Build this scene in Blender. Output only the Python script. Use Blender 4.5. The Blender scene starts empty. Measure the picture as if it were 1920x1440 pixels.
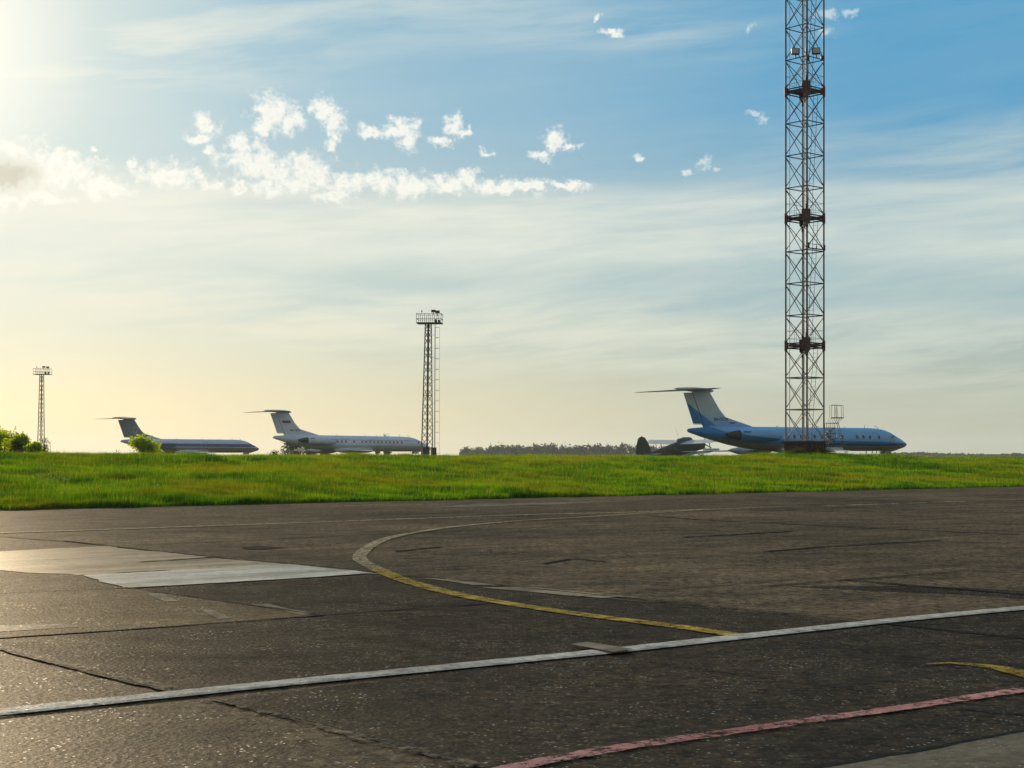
import bpy, bmesh, math, random
import numpy as np
from mathutils import Vector, Matrix
R = math.radians
rng = np.random.default_rng(7)
random.seed(7)
sc = bpy.context.scene
C = sc.collection

# ------------------------------------------------------------------ camera
F, HX, HY, EYE = 3100.0, 960.0, 860.0, 1.6       # focal in photo pixels, horizon row, eye height
cam = bpy.data.cameras.new("camera"); camo = bpy.data.objects.new("camera", cam); C.objects.link(camo)
cam.sensor_width = 36; cam.lens = F / 1920 * 36; cam.clip_start = .1; cam.clip_end = 20000
cam.shift_y = (HY - 720) / 1920
camo.location = (0, 0, EYE); camo.rotation_euler = (R(90), 0, 0)
sc.camera = camo

# ------------------------------------------------------------------ light
SUN_AZ, SUN_EL = R(-21.5), R(13.5)                  # azimuth from +Y, positive to the right
sd = Vector((math.sin(SUN_AZ) * math.cos(SUN_EL), math.cos(SUN_AZ) * math.cos(SUN_EL), math.sin(SUN_EL)))
sun = bpy.data.lights.new("sun", 'SUN'); suno = bpy.data.objects.new("sun", sun); C.objects.link(suno)
sun.energy = 5.0; sun.angle = R(0.6); sun.color = (1, .80, .55)
suno.rotation_euler = (-sd).to_track_quat('-Z', 'Y').to_euler()
sc.view_settings.view_transform = 'Standard'; sc.view_settings.look = 'None'
sc.view_settings.exposure = 0.0; sc.view_settings.gamma = 1
sc.cycles.max_bounces = 8; sc.cycles.transparent_max_bounces = 12; sc.cycles.volume_bounces = 0

HAZE = .00010
# ------------------------------------------------------------------ node helper
class NT:
    def __init__(s, tree): s.t = tree; s.t.nodes.clear()
    def n(s, typ, **kw):
        nd = s.t.nodes.new(typ)
        ins = kw.pop('ins', {})
        for k, v in kw.items(): setattr(nd, k, v)
        for k, v in ins.items(): s.set(nd.inputs[k], v)
        return nd
    def set(s, sock, v):
        if isinstance(v, bpy.types.NodeSocket): s.t.links.new(v, sock)
        elif isinstance(v, bpy.types.Node): s.t.links.new(v.outputs[0], sock)
        else:
            if sock.type == 'RGBA' and len(v) == 3: v = (*v, 1)
            sock.default_value = v
    def m(s, op, a, b=None, c=None, clamp=False):
        nd = s.t.nodes.new('ShaderNodeMath'); nd.operation = op; nd.use_clamp = clamp
        for i, v in enumerate((a, b, c)):
            if v is not None: s.set(nd.inputs[i], v)
        return nd.outputs[0]
    def mr(s, v, a, b, c=0., d=1., smooth=False):
        nd = s.t.nodes.new('ShaderNodeMapRange'); nd.interpolation_type = 'SMOOTHSTEP' if smooth else 'LINEAR'
        for i, x in enumerate((v, a, b, c, d)): s.set(nd.inputs[i], x)
        return nd.outputs[0]
    def mix(s, f, a, b, mode='MIX'):
        nd = s.t.nodes.new('ShaderNodeMix'); nd.data_type = 'RGBA'; nd.blend_type = mode
        s.set(nd.inputs[0], f); s.set(nd.inputs[6], a); s.set(nd.inputs[7], b)
        return nd.outputs[2]
    def noise(s, vec, scale, detail=3, rough=.55, dist=0., dim='3D'):
        nd = s.t.nodes.new('ShaderNodeTexNoise'); nd.noise_dimensions = dim
        if vec is not None: s.set(nd.inputs['Vector'], vec)
        nd.inputs['Scale'].default_value = scale; nd.inputs['Detail'].default_value = detail
        nd.inputs['Roughness'].default_value = rough; nd.inputs['Distortion'].default_value = dist
        return nd.outputs[0]
    def scale(s, vec, v, off=(0, 0, 0)):
        nd = s.t.nodes.new('ShaderNodeVectorMath'); nd.operation = 'MULTIPLY_ADD'
        s.set(nd.inputs[0], vec); nd.inputs[1].default_value = v; nd.inputs[2].default_value = off
        return nd.outputs[0]

# ------------------------------------------------------------------ sky
def AE(px, py):
    a = math.atan((px - HX) / F); e = math.atan((HY - py) / F * math.cos(a))
    return math.degrees(a), math.degrees(e)
PD = math.degrees(1 / F)           # degrees per photo pixel
world = bpy.data.worlds.new("World"); sc.world = world; world.use_nodes = True
w = NT(world.node_tree)
tc = w.n('ShaderNodeTexCoord').outputs['Generated']
sep = w.n('ShaderNodeSeparateXYZ', ins={0: tc})
A = w.m('MULTIPLY', w.m('ARCTAN2', sep.outputs[0], sep.outputs[1]), 57.29578)
E = w.m('MULTIPLY', w.m('ARCSINE', sep.outputs[2]), 57.29578)
P = w.n('ShaderNodeCombineXYZ', ins={0: A, 1: E}).outputs[0]
sky = w.n('ShaderNodeTexSky', sky_type='NISHITA', sun_disc=False, sun_elevation=SUN_EL, sun_rotation=SUN_AZ,
          altitude=100, air_density=1.0, dust_density=1.0, ozone_density=2.0)
SKYK = .10
skc = w.mix(1.0, sky.outputs[0], (SKYK, SKYK, SKYK), 'MULTIPLY')
# angle to the sun
dt = w.n('ShaderNodeVectorMath', operation='DOT_PRODUCT', ins={0: tc, 1: tuple(sd)}).outputs['Value']
ang = w.m('MULTIPLY', w.m('ARCCOSINE', w.m('MINIMUM', dt, .99999)), 57.29578)
front = w.mr(sep.outputs[1], -.2, .5, 0, 1)
up = w.mr(E, 0, 2)
# tint of the clear air: deeper blue away from the sun and higher up, pale and warm near the horizon
hor = w.mix(w.mr(ang, 9, 34), (.74, .67, .43), (.45, .48, .39))
midc = w.mix(w.mr(ang, 8, 32), (.52, .63, .60), (.34, .49, .53))
topc = w.mix(w.mr(ang, 6, 33), (.40, .58, .64), (.085, .345, .58))
pure = w.mix(w.mr(E, 6.2, 12.5, 0, 1, True), w.mix(w.mr(E, 1, 6, 0, 1, True), hor, midc), topc)
base = w.mix(w.mr(E, 1, 16, .9, .93), skc, pure)
# cirrus sheets, drawn out along the sky and slightly tilted
dist = w.n('ShaderNodeTexNoise', ins={'Vector': w.scale(P, (.05, .14, 1)), 'Scale': 1.0, 'Detail': 3})
warp = w.n('ShaderNodeVectorMath', operation='MULTIPLY_ADD', ins={0: dist.outputs[1], 1: (5, 2.2, 0), 2: P}).outputs[0]
wsep = w.n('ShaderNodeSeparateXYZ', ins={0: warp})
WA = w.m('SUBTRACT', wsep.outputs[0], 2.5); WE = w.m('SUBTRACT', wsep.outputs[1], 1.1)
st = w.noise(w.scale(warp, (.055, .42, 1)), 1.0, 6, .6)
wsk = w.n('ShaderNodeCombineXYZ', ins={0: w.m('MULTIPLY', wsep.outputs[0], .13), 1: w.m('ADD', w.m('MULTIPLY', wsep.outputs[1], 1.15), w.m('MULTIPLY', wsep.outputs[0], -.10))}).outputs[0]
st2 = w.noise(wsk, 1.0, 6, .62)
def band(py0, py1, soft, tilt=0., x0=None):
    # soft-edged band between photo rows py0 (upper) and py1 (lower)
    e = w.m('ADD', WE, w.m('MULTIPLY', WA, tilt))
    hi = AE(960, py0)[1]; lo = AE(960, py1)[1]
    return w.m('MULTIPLY', w.mr(e, lo - soft, lo + soft, 0, 1, True), w.mr(e, hi + soft, hi - soft, 0, 1, True))
nz = w.mr(w.m('ADD', w.m('MULTIPLY', st, .6), w.m('MULTIPLY', st2, .4)), .36, .58, .25, 1.)
nz2 = w.mr(st2, .36, .66, .0, 1.)
b1 = w.m('MULTIPLY', band(350, 505, .5, .012), nz)                    # the long cream sheet
b1 = w.m('MULTIPLY', b1, w.mr(A, 3, 22, 1.0, .72))
b2 = w.m('MULTIPLY', w.m('MULTIPLY', band(-120, 40, .9, -.22), nz2), w.mr(A, -20, 0, .9, .35)); b2 = w.m('MAXIMUM', b2, w.m('MULTIPLY', w.mr(A, -9, -18, 0, .55), w.mr(E, 9, 12)))
b3 = w.m('MULTIPLY', w.m('MULTIPLY', band(560, 690, .7, .05), nz2), 1.)
b4 = w.m('MULTIPLY', w.m('MULTIPLY', band(240, 420, .9, .0), nz2), w.mr(A, 5, 17, 0, .5))
b5 = w.m('MULTIPLY', w.m('MULTIPLY', band(20, 100, .5, .02), nz2), w.m('MULTIPLY', w.mr(A, -4, 2, 0, .4), w.mr(A, 12, 5)))
warmc = w.mix(w.mr(ang, 8, 34), (.89, .88, .76), (.66, .73, .67))
warm = w.mix(w.mr(E, 1.5, 7), w.mix(w.mr(ang, 10, 34), (.92, .84, .56), (.60, .63, .52)), warmc)
col = base
b6 = w.m('MULTIPLY', nz2, w.m('MULTIPLY', w.mr(E, 1, 5, .25, .45), w.mr(E, 6.5, 9.5, 1, .15)))
for b in (b6, b4, b2, b1, b3, b5): col = w.mix(b, col, warm)
# cumulus puffs
blobs = [(515,212,42,34),(545,225,26,28),(495,236,20,18),(603,205,24,26),(626,228,24,24),(628,255,12,14),(622,277,11,15),
 (690,242,22,11),(748,240,32,20),(770,263,20,17),(850,236,20,20),(828,264,18,10),(876,247,14,9),(915,284,14,7),
 (1040,258,24,18),(1014,287,22,10),(1070,275,20,9),(385,236,26,20),(375,258,30,10),(392,282,12,8),(250,302,8,14),(176,280,10,6),
 (320,326,60,24),(400,348,22,12),(460,268,40,18),(480,308,62,32),(525,325,52,24),(565,312,46,22),(600,332,36,22),(500,352,34,20),
 (640,348,40,20),(700,338,60,20),(765,345,66,22),(840,345,60,18),(878,336,26,18),(930,350,52,16),(1000,352,44,13),(1062,347,42,10),
 (560,345,40,18),(630,372,40,10),(450,352,30,10),
 (35,318,95,50),(112,318,72,36),(190,350,48,22),(10,372,60,16),(80,372,50,12),
 (1145,62,22,9),(1120,30,8,6),(1402,56,9,7),(1550,28,24,10),(1594,22,20,7),(1548,65,20,7),(1412,211,18,5),(1428,222,12,10),
 (1201,297,14,6),(1320,303,14,9),(1290,323,10,5),(1345,314,8,4)]
nd_ = w.n('ShaderNodeTexNoise', ins={'Vector': P, 'Scale': 1.6, 'Detail': 5, 'Roughness': .6})
PW = w.n('ShaderNodeVectorMath', operation='MULTIPLY_ADD', ins={0: nd_.outputs[1], 1: (.9, .9, 0), 2: P}).outputs[0]
PW = w.scale(PW, (1, 1, 0), (-.45, -.45, 0))
acc = None; lit = None
for (bx, by, rx, ry) in blobs:
    a, e = AE(bx, by); sx, sy = 1 / (rx * PD * 1.22), 1 / (ry * PD * 1.2)
    v = w.scale(PW, (sx, sy, 0), (-a * sx, -e * sy, 0))
    l = w.n('ShaderNodeVectorMath', operation='LENGTH', ins={0: v}).outputs['Value']
    acc = l if acc is None else w.m('MINIMUM', acc, l)
cn = w.noise(P, 2.3, 9, .66)
cd = w.m('ADD', w.m('SUBTRACT', 1.0, acc), w.m('MULTIPLY', w.m('SUBTRACT', cn, .515), 3.0))
cmask = w.mr(cd, -.15, .80, 0, 1, True)
core = w.mr(w.m('ADD', cd, w.m('MULTIPLY', w.noise(P, 1.2, 4), -.4)), .5, 1.25, 0, 1)
cn2 = w.noise(w.scale(P, (1, 1, 1), (-.14, .16, 0)), 2.3, 9, .66)
emb = w.mr(w.m('SUBTRACT', cn2, cn), -.10, .10, 0, 1)
core = w.m('MULTIPLY', core, w.m('ADD', w.m('MULTIPLY', emb, 1.1), .15), clamp=True)
wc = w.mix(core, (.98, .97, .88), (.60, .62, .58))
ca, ce = AE(18, 328); cg = w.n('ShaderNodeVectorMath', operation='LENGTH', ins={0: w.scale(PW, (1 / (75 * PD), 1 / (42 * PD), 0), (-ca / (75 * PD), -ce / (42 * PD), 0))}).outputs['Value']
wc = w.mix(w.mr(ang, 5, 14), w.mix(.45, wc, (1.25, 1.15, .95)), wc)
wc = w.mix(w.mr(cg, 1.0, .35, 0, .75), wc, (.62, .58, .46)); cmask = w.m('MULTIPLY', cmask, w.mr(A, 3.5, 7, .95, .45))
# glare of the low sun through the thin cloud
gl = w.m('POWER', w.mr(ang, 3.4, 7.6, 1, 0), 1.3)
col = w.mix(w.m('MULTIPLY', gl, .8), col, (1.06, 1.03, .90))
gl2 = w.m('POWER', w.mr(ang, 3, 17, 1, 0), 1.5)
col = w.mix(gl2, col, w.mix(1.0, col, (.07, .06, .04), 'ADD'))
col = w.mix(cmask, col, wc)
col = w.mix(front, w.mix(w.mr(E, 0, 70, .75, .35), skc, (.50, .47, .40)), col)
col = w.mix(w.mr(E, -.6, -.1), (.10, .11, .08), col)
bg = w.n('ShaderNodeBackground', ins={'Color': col, 'Strength': 1.0})
out = w.n('ShaderNodeOutputWorld', ins={'Surface': bg.outputs[0]})
world.cycles.sampling_method = 'MANUAL'; world.cycles.sample_map_resolution = 1024

# ------------------------------------------------------------------ helpers
def G(px, py, z=0.):                       # photo pixel on the pavement -> ground point
    d = EYE * F / (py - HY)
    return Vector(((px - HX) / F * d, d, z))
def at(px, d, z=0.): return Vector(((px - HX) / F * d, d, z))
def zof(py, d): return EYE + (HY - py) / F * d

def tag(o, label=None, cat=None, group=None, kind=None):
    for k, v in (('label', label), ('category', cat), ('group', group), ('kind', kind)):
        if v: o[k] = v
    return o
def empty(name, loc, rz=0., ry=0., rx=0.):
    o = bpy.data.objects.new(name, None); C.objects.link(o); o.location = loc; o.rotation_euler = (rx, ry, rz); return o

class MB:
    def __init__(s): s.v = []; s.f = []; s.mi = []
    def add(s, vs, fs, mi=0):
        b = len(s.v); s.v += [tuple(x) for x in vs]
        for f in fs: s.f.append([b + i for i in f]); s.mi.append(mi)
        return s
    def box(s, c, size, rz=0., mi=0, M=None):
        hx, hy, hz = size[0] / 2, size[1] / 2, size[2] / 2
        vs = [Vector((x * hx, y * hy, z * hz)) for z in (-1, 1) for y in (-1, 1) for x in (-1, 1)]
        if M is None: M = Matrix.Rotation(rz, 3, 'Z')
        vs = [M @ v + Vector(c) for v in vs]
        return s.add(vs, [(0, 2, 3, 1), (4, 5, 7, 6), (0, 1, 5, 4), (2, 6, 7, 3), (0, 4, 6, 2), (1, 3, 7, 5)], mi)
    def tube(s, a, b, r, n=6, r2=None, mi=0, caps=True):
        a, b = Vector(a), Vector(b); d = (b - a)
        if d.length < 1e-6: return s
        q = d.to_track_quat('Z', 'Y'); r2 = r if r2 is None else r2
        vs = []
        for p, rr in ((a, r), (b, r2)):
            for k in range(n):
                t = 2 * math.pi * (k + .5) / n
                vs.append(p + q @ Vector((rr * math.cos(t), rr * math.sin(t), 0)))
        fs = [(k, (k + 1) % n, n + (k + 1) % n, n + k) for k in range(n)]
        if caps: fs += [tuple(range(n))[::-1], tuple(range(n, 2 * n))]
        return s.add(vs, fs, mi)
    def path(s, pts, r, n=6, mi=0):
        for a, b in zip(pts, pts[1:]): s.tube(a, b, r, n, mi=mi)
        return s
    def loft(s, rings, closed=True, caps=True, mi=0):
        n = len(rings[0]); vs = [p for rg in rings for p in rg]; fs = []
        for i in range(len(rings) - 1):
            for k in range(n if closed else n - 1):
                k2 = (k + 1) % n
                fs.append((i * n + k, i * n + k2, (i + 1) * n + k2, (i + 1) * n + k))
        if caps: fs += [tuple(range(n))[::-1], tuple(range((len(rings) - 1) * n, len(rings) * n))]
        return s.add(vs, fs, mi)
    def build(s, name, mats, parent=None, smooth=False):
        me = bpy.data.meshes.new(name); me.from_pydata(s.v, [], s.f)
        if not isinstance(mats, (list, tuple)): mats = [mats]
        for m in mats: me.materials.append(m)
        if len(mats) > 1: me.polygons.foreach_set('material_index', s.mi)
        bm = bmesh.new(); bm.from_mesh(me); bmesh.ops.recalc_face_normals(bm, faces=bm.faces)
        bm.to_mesh(me); bm.free()
        if smooth:
            me.polygons.foreach_set('use_smooth', [True] * len(me.polygons)); me.set_sharp_from_angle(angle=R(38))
        me.update()
        o = bpy.data.objects.new(name, me); C.objects.link(o)
        if parent: o.parent = parent
        return o
def npmesh(name, verts, faces, mat, fk=3, col=None):
    me = bpy.data.meshes.new(name); nv, nf = len(verts), len(faces)
    me.vertices.add(nv); me.vertices.foreach_set('co', np.asarray(verts, np.float32).ravel())
    me.loops.add(nf * fk); me.loops.foreach_set('vertex_index', np.asarray(faces, np.int32).ravel())
    me.polygons.add(nf); me.polygons.foreach_set('loop_start', np.arange(0, nf * fk, fk, dtype=np.int32))
    try: me.polygons.foreach_set('loop_total', np.full(nf, fk, np.int32))
    except Exception: pass
    if col is not None:
        at_ = me.attributes.new('tone', 'FLOAT', 'POINT'); at_.data.foreach_set('value', np.asarray(col, np.float32))
    me.materials.append(mat); me.update(calc_edges=True); me.validate()
    o = bpy.data.objects.new(name, me); C.objects.link(o); return o

# ------------------------------------------------------------------ materials
def pmat(name, col, rough=.6, metal=0., var=.12, vscale=1.5, spec=.5, bump=0., coat=0.):
    m = bpy.data.materials.new(name); m.use_nodes = True; t = NT(m.node_tree)
    tco = t.n('ShaderNodeTexCoord').outputs['Object']
    nz = t.noise(tco, vscale, 5, .6)
    c = t.mix(t.mr(nz, .3, .7), tuple(x * (1 - var) for x in col), tuple(min(1, x * (1 + var)) for x in col))
    b = t.n('ShaderNodeBsdfPrincipled', ins={'Base Color': c, 'Roughness': rough, 'Metallic': metal, 'Specular IOR Level': spec, 'Coat Weight': coat})
    if bump:
        bp = t.n('ShaderNodeBump', ins={'Height': nz, 'Strength': bump, 'Distance': .02}); t.set(b.inputs['Normal'], bp)
    t.n('ShaderNodeOutputMaterial', ins={0: b.outputs[0]})
    return m
M = {}
M['steel'] = pmat('galvanised_steel', (.05, .05, .055), .7, 0, .3)
M['maroon'] = pmat('maroon_paint', (.055, .014, .015), .6, 0, .35)
M['rust'] = pmat('rust_red_paint', (.034, .011, .009), .75, 0, .4, 4)
M['white_paint'] = pmat('faded_white_paint', (.22, .21, .20), .7, 0, .25)
M['dark_steel'] = pmat('dark_steel', (.030, .028, .026), .6, .2, .3)
M['black'] = pmat('black_rubber', (.018, .018, .018), .8)
M['glass'] = pmat('dark_glass', (.012, .016, .022), .12, 0, .1, spec=.8)
M['bright_glass'] = pmat('clear_glass', (.7, .72, .7), .2)
M['soot'] = pmat('sooty_metal', (.045, .042, .038), .6, .5, .4, 4)
M['bare'] = pmat('bare_metal', (.38, .38, .38), .45, .6, .15)
M['lettering'] = pmat('dark_lettering', (.02, .025, .04), .6)
M['green_paint'] = pmat('dull_green_paint', (.014, .028, .022), .5, 0, .25, 2)
M['pale_grey'] = pmat('pale_grey_paint', (.42, .45, .47), .5, 0, .1)
M['flag_white'] = pmat('flag_white', (.7, .7, .7), .5)
M['flag_blue'] = pmat('flag_blue', (.03, .05, .25), .5)
M['flag_red'] = pmat('flag_red', (.30, .02, .02), .5)
M['bark'] = pmat('bark', (.07, .05, .035), .9, 0, .3, 8, bump=.5)
M['concrete_block'] = pmat('concrete', (.25, .24, .21), .9, 0, .2, 5)

def leafmat(name, c1, c2, trans=.5, scale=1.2):
    m = bpy.data.materials.new(name); m.use_nodes = True; t = NT(m.node_tree)
    g = t.n('ShaderNodeNewGeometry').outputs['Position']
    tn = t.n('ShaderNodeAttribute', attribute_name='tone').outputs['Fac']
    f = t.m('ADD', t.m('MULTIPLY', tn, .6), t.m('MULTIPLY', t.noise(g, scale, 3), .5), clamp=True)
    c = t.mix(f, c1, c2)
    d = t.n('ShaderNodeBsdfDiffuse', ins={0: c})
    tr = t.n('ShaderNodeBsdfTranslucent', ins={0: t.mix(1., c, (1.6, 1.5, .5), 'MULTIPLY')})
    mx = t.n('ShaderNodeMixShader', ins={0: trans, 1: d.outputs[0], 2: tr.outputs[0]})
    t.n('ShaderNodeOutputMaterial', ins={0: mx.outputs[0]}); return m
M['leaf'] = leafmat('fresh_leaves', (.10, .16, .012), (.36, .46, .03), .78)
M['leaf_dark'] = leafmat('dark_leaves', (.022, .036, .010), (.06, .085, .02), .4)
M['leaf_far'] = leafmat('wood_leaves', (.018, .035, .016), (.045, .07, .025), .25, .05)

# ------------------------------------------------------------------ ground and pavement
PL = G(0, 957.); PR = G(1920, 912.)
E1 = (PR - PL).normalized(); N1 = Vector((-E1.y, E1.x, 0))        # along the grass edge / away from the pavement
def tp(t, p, z=0.): v = PL + E1 * t + N1 * p; v.z = z; return v
def vnoise(x, y, s, seed=0):                                       # cheap smooth value noise
    x = np.asarray(x, float) / s; y = np.asarray(y, float) / s
    xi, yi = np.floor(x), np.floor(y); fx, fy = x - xi, y - yi
    fx = fx * fx * (3 - 2 * fx); fy = fy * fy * (3 - 2 * fy)
    def h(a, b):
        q = np.sin(a * 127.1 + b * 311.7 + seed * 74.7) * 43758.5453; return q - np.floor(q)
    return (h(xi, yi) * (1 - fx) * (1 - fy) + h(xi + 1, yi) * fx * (1 - fy) + h(xi, yi + 1) * (1 - fx) * fy + h(xi + 1, yi + 1) * fx * fy)
MAST = at(1509, 128.)
def height(x, y):
    x = np.asarray(x, float); y = np.asarray(y, float)
    p = (x - PL.x) * N1.x + (y - PL.y) * N1.y
    u = np.clip(p / 25, 0, 1); z = 1.47 * (u * .55 + .45 * u * u * (3 - 2 * u))
    z = z + (vnoise(x, y, 9, 1) - .5) * .22 * np.clip(p / 5, 0, 1) + (vnoise(x, y, 3.1, 2) - .5) * .07 * np.clip(p / 3, 0, 1)
    z = z + .24 * np.clip((20 - ((x - PL.x) * E1.x + (y - PL.y) * E1.y)) / 40, 0, 1) * np.clip(p / 20, 0, 1)
    z = z + .22 * np.exp(-((x - MAST.x) ** 2 + (y - MAST.y + 2) ** 2) / 30)
    far = np.clip((p - 60) / 30, 0, 1)
    zf = 1.42 + .38 * np.exp(-((x + 30) ** 2 + (y - 314) ** 2) / 1250) - .22 * np.exp(-((x - 36) ** 2 + (y - 203) ** 2) / 900) + .18 * np.exp(-((x + 70) ** 2 + (y - 358) ** 2) / 900)
    z = z * (1 - far) + zf * far
    return np.where(p <= 0.02, -.05, z)

gm = bpy.data.materials.new("soil_and_turf"); gm.use_nodes = True; t = NT(gm.node_tree)
gp = t.n('ShaderNodeNewGeometry').outputs['Position']
f = t.m('ADD', t.m('MULTIPLY', t.noise(gp, .15, 5), .6), t.m('MULTIPLY', t.noise(gp, 3, 4), .5), clamp=True)
c = t.mix(f, (.022, .034, .008), (.06, .085, .014))
b = t.n('ShaderNodeBsdfPrincipled', ins={'Base Color': c, 'Roughness': .95, 'Specular IOR Level': .1})
t.n('ShaderNodeOutputMaterial', ins={0: b.outputs[0]})
def axis(pts):
    out = []
    for (a, b, n) in pts: out += list(np.linspace(a, b, n, endpoint=False))
    return np.array(out)
ta = axis([(-1300, -400, 6), (-400, -60, 30), (-60, 180, 240), (180, 500, 30), (500, 2300, 8)])
pa = axis([(-300, -10, 6), (-10, 0, 3), (0, .15, 3), (.15, 2, 8), (2, 60, 60), (60, 420, 60), (420, 2500, 12)])
TT, PP = np.meshgrid(ta, pa)
X = PL.x + E1.x * TT + N1.x * PP; Y = PL.y + E1.y * TT + N1.y * PP
Z = height(X, Y); Z = np.where(PP < .01, -.05, Z)
nr, nc = X.shape
idx = np.arange(nr * nc).reshape(nr, nc)
fq = np.stack([idx[:-1, :-1], idx[:-1, 1:], idx[1:, 1:], idx[1:, :-1]], -1).reshape(-1, 4)
ground = npmesh('ground', np.stack([X, Y, Z], -1).reshape(-1, 3), fq, gm, 4); tag(ground, kind='structure')
ground.data.polygons.foreach_set('use_smooth', [True] * len(ground.data.polygons))

def paved(name, dark, light, grain=1., tone=None, rough=.88, slab=True, warm=.25, bumpy=1.0, mask=None, spk=1.0, gloss=.032):
    m = bpy.data.materials.new(name); m.use_nodes = True; t = NT(m.node_tree)
    g = t.n('ShaderNodeNewGeometry').outputs['Position']
    # slab coordinates
    sp = t.n('ShaderNodeSeparateXYZ', ins={0: g})
    u = t.m('ADD', t.m('MULTIPLY', sp.outputs[0], E1.x), t.m('MULTIPLY', sp.outputs[1], E1.y))
    v = t.m('ADD', t.m('MULTIPLY', sp.outputs[0], N1.x), t.m('MULTIPLY', sp.outputs[1], N1.y))
    big = t.noise(g, .12, 5, .6); mid = t.noise(g, 1.1, 6, .65); fine = t.noise(g, 9, 6, .8)
    smear = t.noise(t.n('ShaderNodeCombineXYZ', ins={0: t.m('MULTIPLY', u, .18), 1: t.m('MULTIPLY', v, 1.5)}), 1.0, 5, .65)
    f = t.m('ADD', t.m('ADD', t.m('MULTIPLY', big, .5), t.m('MULTIPLY', mid, .35)), t.m('MULTIPLY', smear, .35))
    f = t.mr(f, .46, .74) if slab or grain > .45 else t.mr(t.m('ADD', t.m('MULTIPLY', smear, .75), t.m('MULTIPLY', mid, .25)),   .42, .60)
    c = t.mix(f, dark, light)
    if slab:
        wn = t.n('ShaderNodeTexWhiteNoise', noise_dimensions='2D', ins={'Vector': t.n('ShaderNodeCombineXYZ', ins={
            0: t.m('FLOOR', t.m('DIVIDE', t.m('ADD', u, 1.3), 7.)), 1: t.m('FLOOR', t.m('DIVIDE', t.m('ADD', v, 2.), 5.))})})
        k = t.mr(wn.outputs['Value'], 0, 1, .82, 1.16)
        c = t.mix(1., c, t.n('ShaderNodeCombineColor', ins={0: k, 1: k, 2: k}), 'MULTIPLY')
    # aggregate: dark pits, pale chips
    vo = t.n('ShaderNodeTexVoronoi', feature='F1', ins={'Vector': g, 'Scale': 26.}); vr = t.n('ShaderNodeSeparateColor', ins={0: vo.outputs['Color']})
    c = t.mix(t.m('MULTIPLY', t.mr(fine, .56, .38), .9 * min(1, grain)), c, tuple(x * .25 for x in dark))
    chip = t.m('MULTIPLY', t.mr(vr.outputs[0], .74, .90), t.m('MULTIPLY', t.mr(vo.outputs['Distance'], .5, .25), t.mr(t.noise(g, .8, 5, .7), .38, .62, .15, 1.)))
    c = t.mix(t.m('MULTIPLY', chip, .5 * grain), c, (.26, .215, .145))
    mot = t.mr(t.m('ADD', t.m('MULTIPLY', t.noise(g, 4.5, 6, .8), .7), t.m('MULTIPLY', t.noise(g, .7, 4, .6), .3)), .38, .62, 1 - .45 * min(1, grain), 1 + .42 * min(1, grain))
    c = t.mix(1., c, t.n('ShaderNodeCombineColor', ins={0: mot, 1: mot, 2: mot}), 'MULTIPLY')
    # tufts of dirt, stains
    c = t.mix(t.mr(t.noise(g, .55, 6, .7, .6), .54, .70, 0, .6), c, tuple(x * .42 for x in dark))
    if slab or grain > .6:      # hairline cracking
        wv = t.n('ShaderNodeVectorMath', operation='MULTIPLY_ADD', ins={0: t.n('ShaderNodeTexNoise', ins={'Vector': g, 'Scale': 1.2, 'Detail': 4}).outputs[1], 1: (1.1, 1.1, 0), 2: g}).outputs[0]
        ck = t.n('ShaderNodeTexVoronoi', feature='DISTANCE_TO_EDGE', ins={'Vector': wv, 'Scale': .42})
        ckm = t.m('MULTIPLY', t.mr(ck.outputs['Distance'], .014, .004), t.mr(t.noise(g, .22, 3), .46, .60))
        c = t.mix(t.m('MULTIPLY', ckm, .75), c, (.010, .008, .006))
    bh = t.m('ADD', t.m('MULTIPLY', t.noise(g, 38, 4, .7), .8), t.m('MULTIPLY', vo.outputs['Distance'], .5))
    bp = t.n('ShaderNodeBump', ins={'Height': bh, 'Strength': .55 * bumpy, 'Distance': .012})
    bp2 = t.n('ShaderNodeBump', ins={'Height': mid, 'Strength': .22 * bumpy, 'Distance': .03, 'Normal': bp})
    vs_ = t.n('ShaderNodeTexVoronoi', feature='F1', ins={'Vector': g, 'Scale': 55.}); vsr = t.n('ShaderNodeSeparateColor', ins={0: vs_.outputs['Color']})
    spark = t.m('MULTIPLY', t.m('MULTIPLY', t.mr(vsr.outputs[1], .955, .975), t.mr(vs_.outputs['Distance'], .6, .4)), t.mr(mid, .42, .62, 0, spk))
    c = t.mix(t.m('MULTIPLY', spark, .6), c, (.62, .60, .52))
    ro = t.mix(spark, (rough,) * 3, (.5,) * 3)
    df = t.n('ShaderNodeBsdfDiffuse', ins={'Color': c, 'Roughness': .6, 'Normal': bp2})
    gs = t.n('ShaderNodeBsdfGlossy', ins={'Color': (1, .96, .88), 'Roughness': .5 if grain > .45 else .42, 'Normal': bp2})
    b = t.n('ShaderNodeMixShader', ins={0: t.m('ADD', gloss, t.m('MULTIPLY', spark, .25)), 1: df.outputs[0], 2: gs.outputs[0]})
    if mask:
        lo, hi, sc_ = mask
        k = t.m('ADD', t.m('MULTIPLY', t.noise(g, sc_, 5, .7), .5), t.m('MULTIPLY', t.noise(g, sc_ * 5, 4, .75), .5))
        k = t.mr(k, lo, hi)
        tr = t.n('ShaderNodeBsdfTransparent')
        mx = t.n('ShaderNodeMixShader', ins={0: k, 1: tr.outputs[0], 2: b.outputs[0]})
        t.n('ShaderNodeOutputMaterial', ins={0: mx.outputs[0]})
    else: t.n('ShaderNodeOutputMaterial', ins={0: b.outputs[0]})
    return m
M['asphalt'] = paved('weathered_asphalt', (.062, .043, .022), (.300, .210, .115))
M['asphalt_tan'] = paved('worn_tan_asphalt', (.12, .082, .038), (.30, .21, .10), .7, slab=False)
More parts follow.
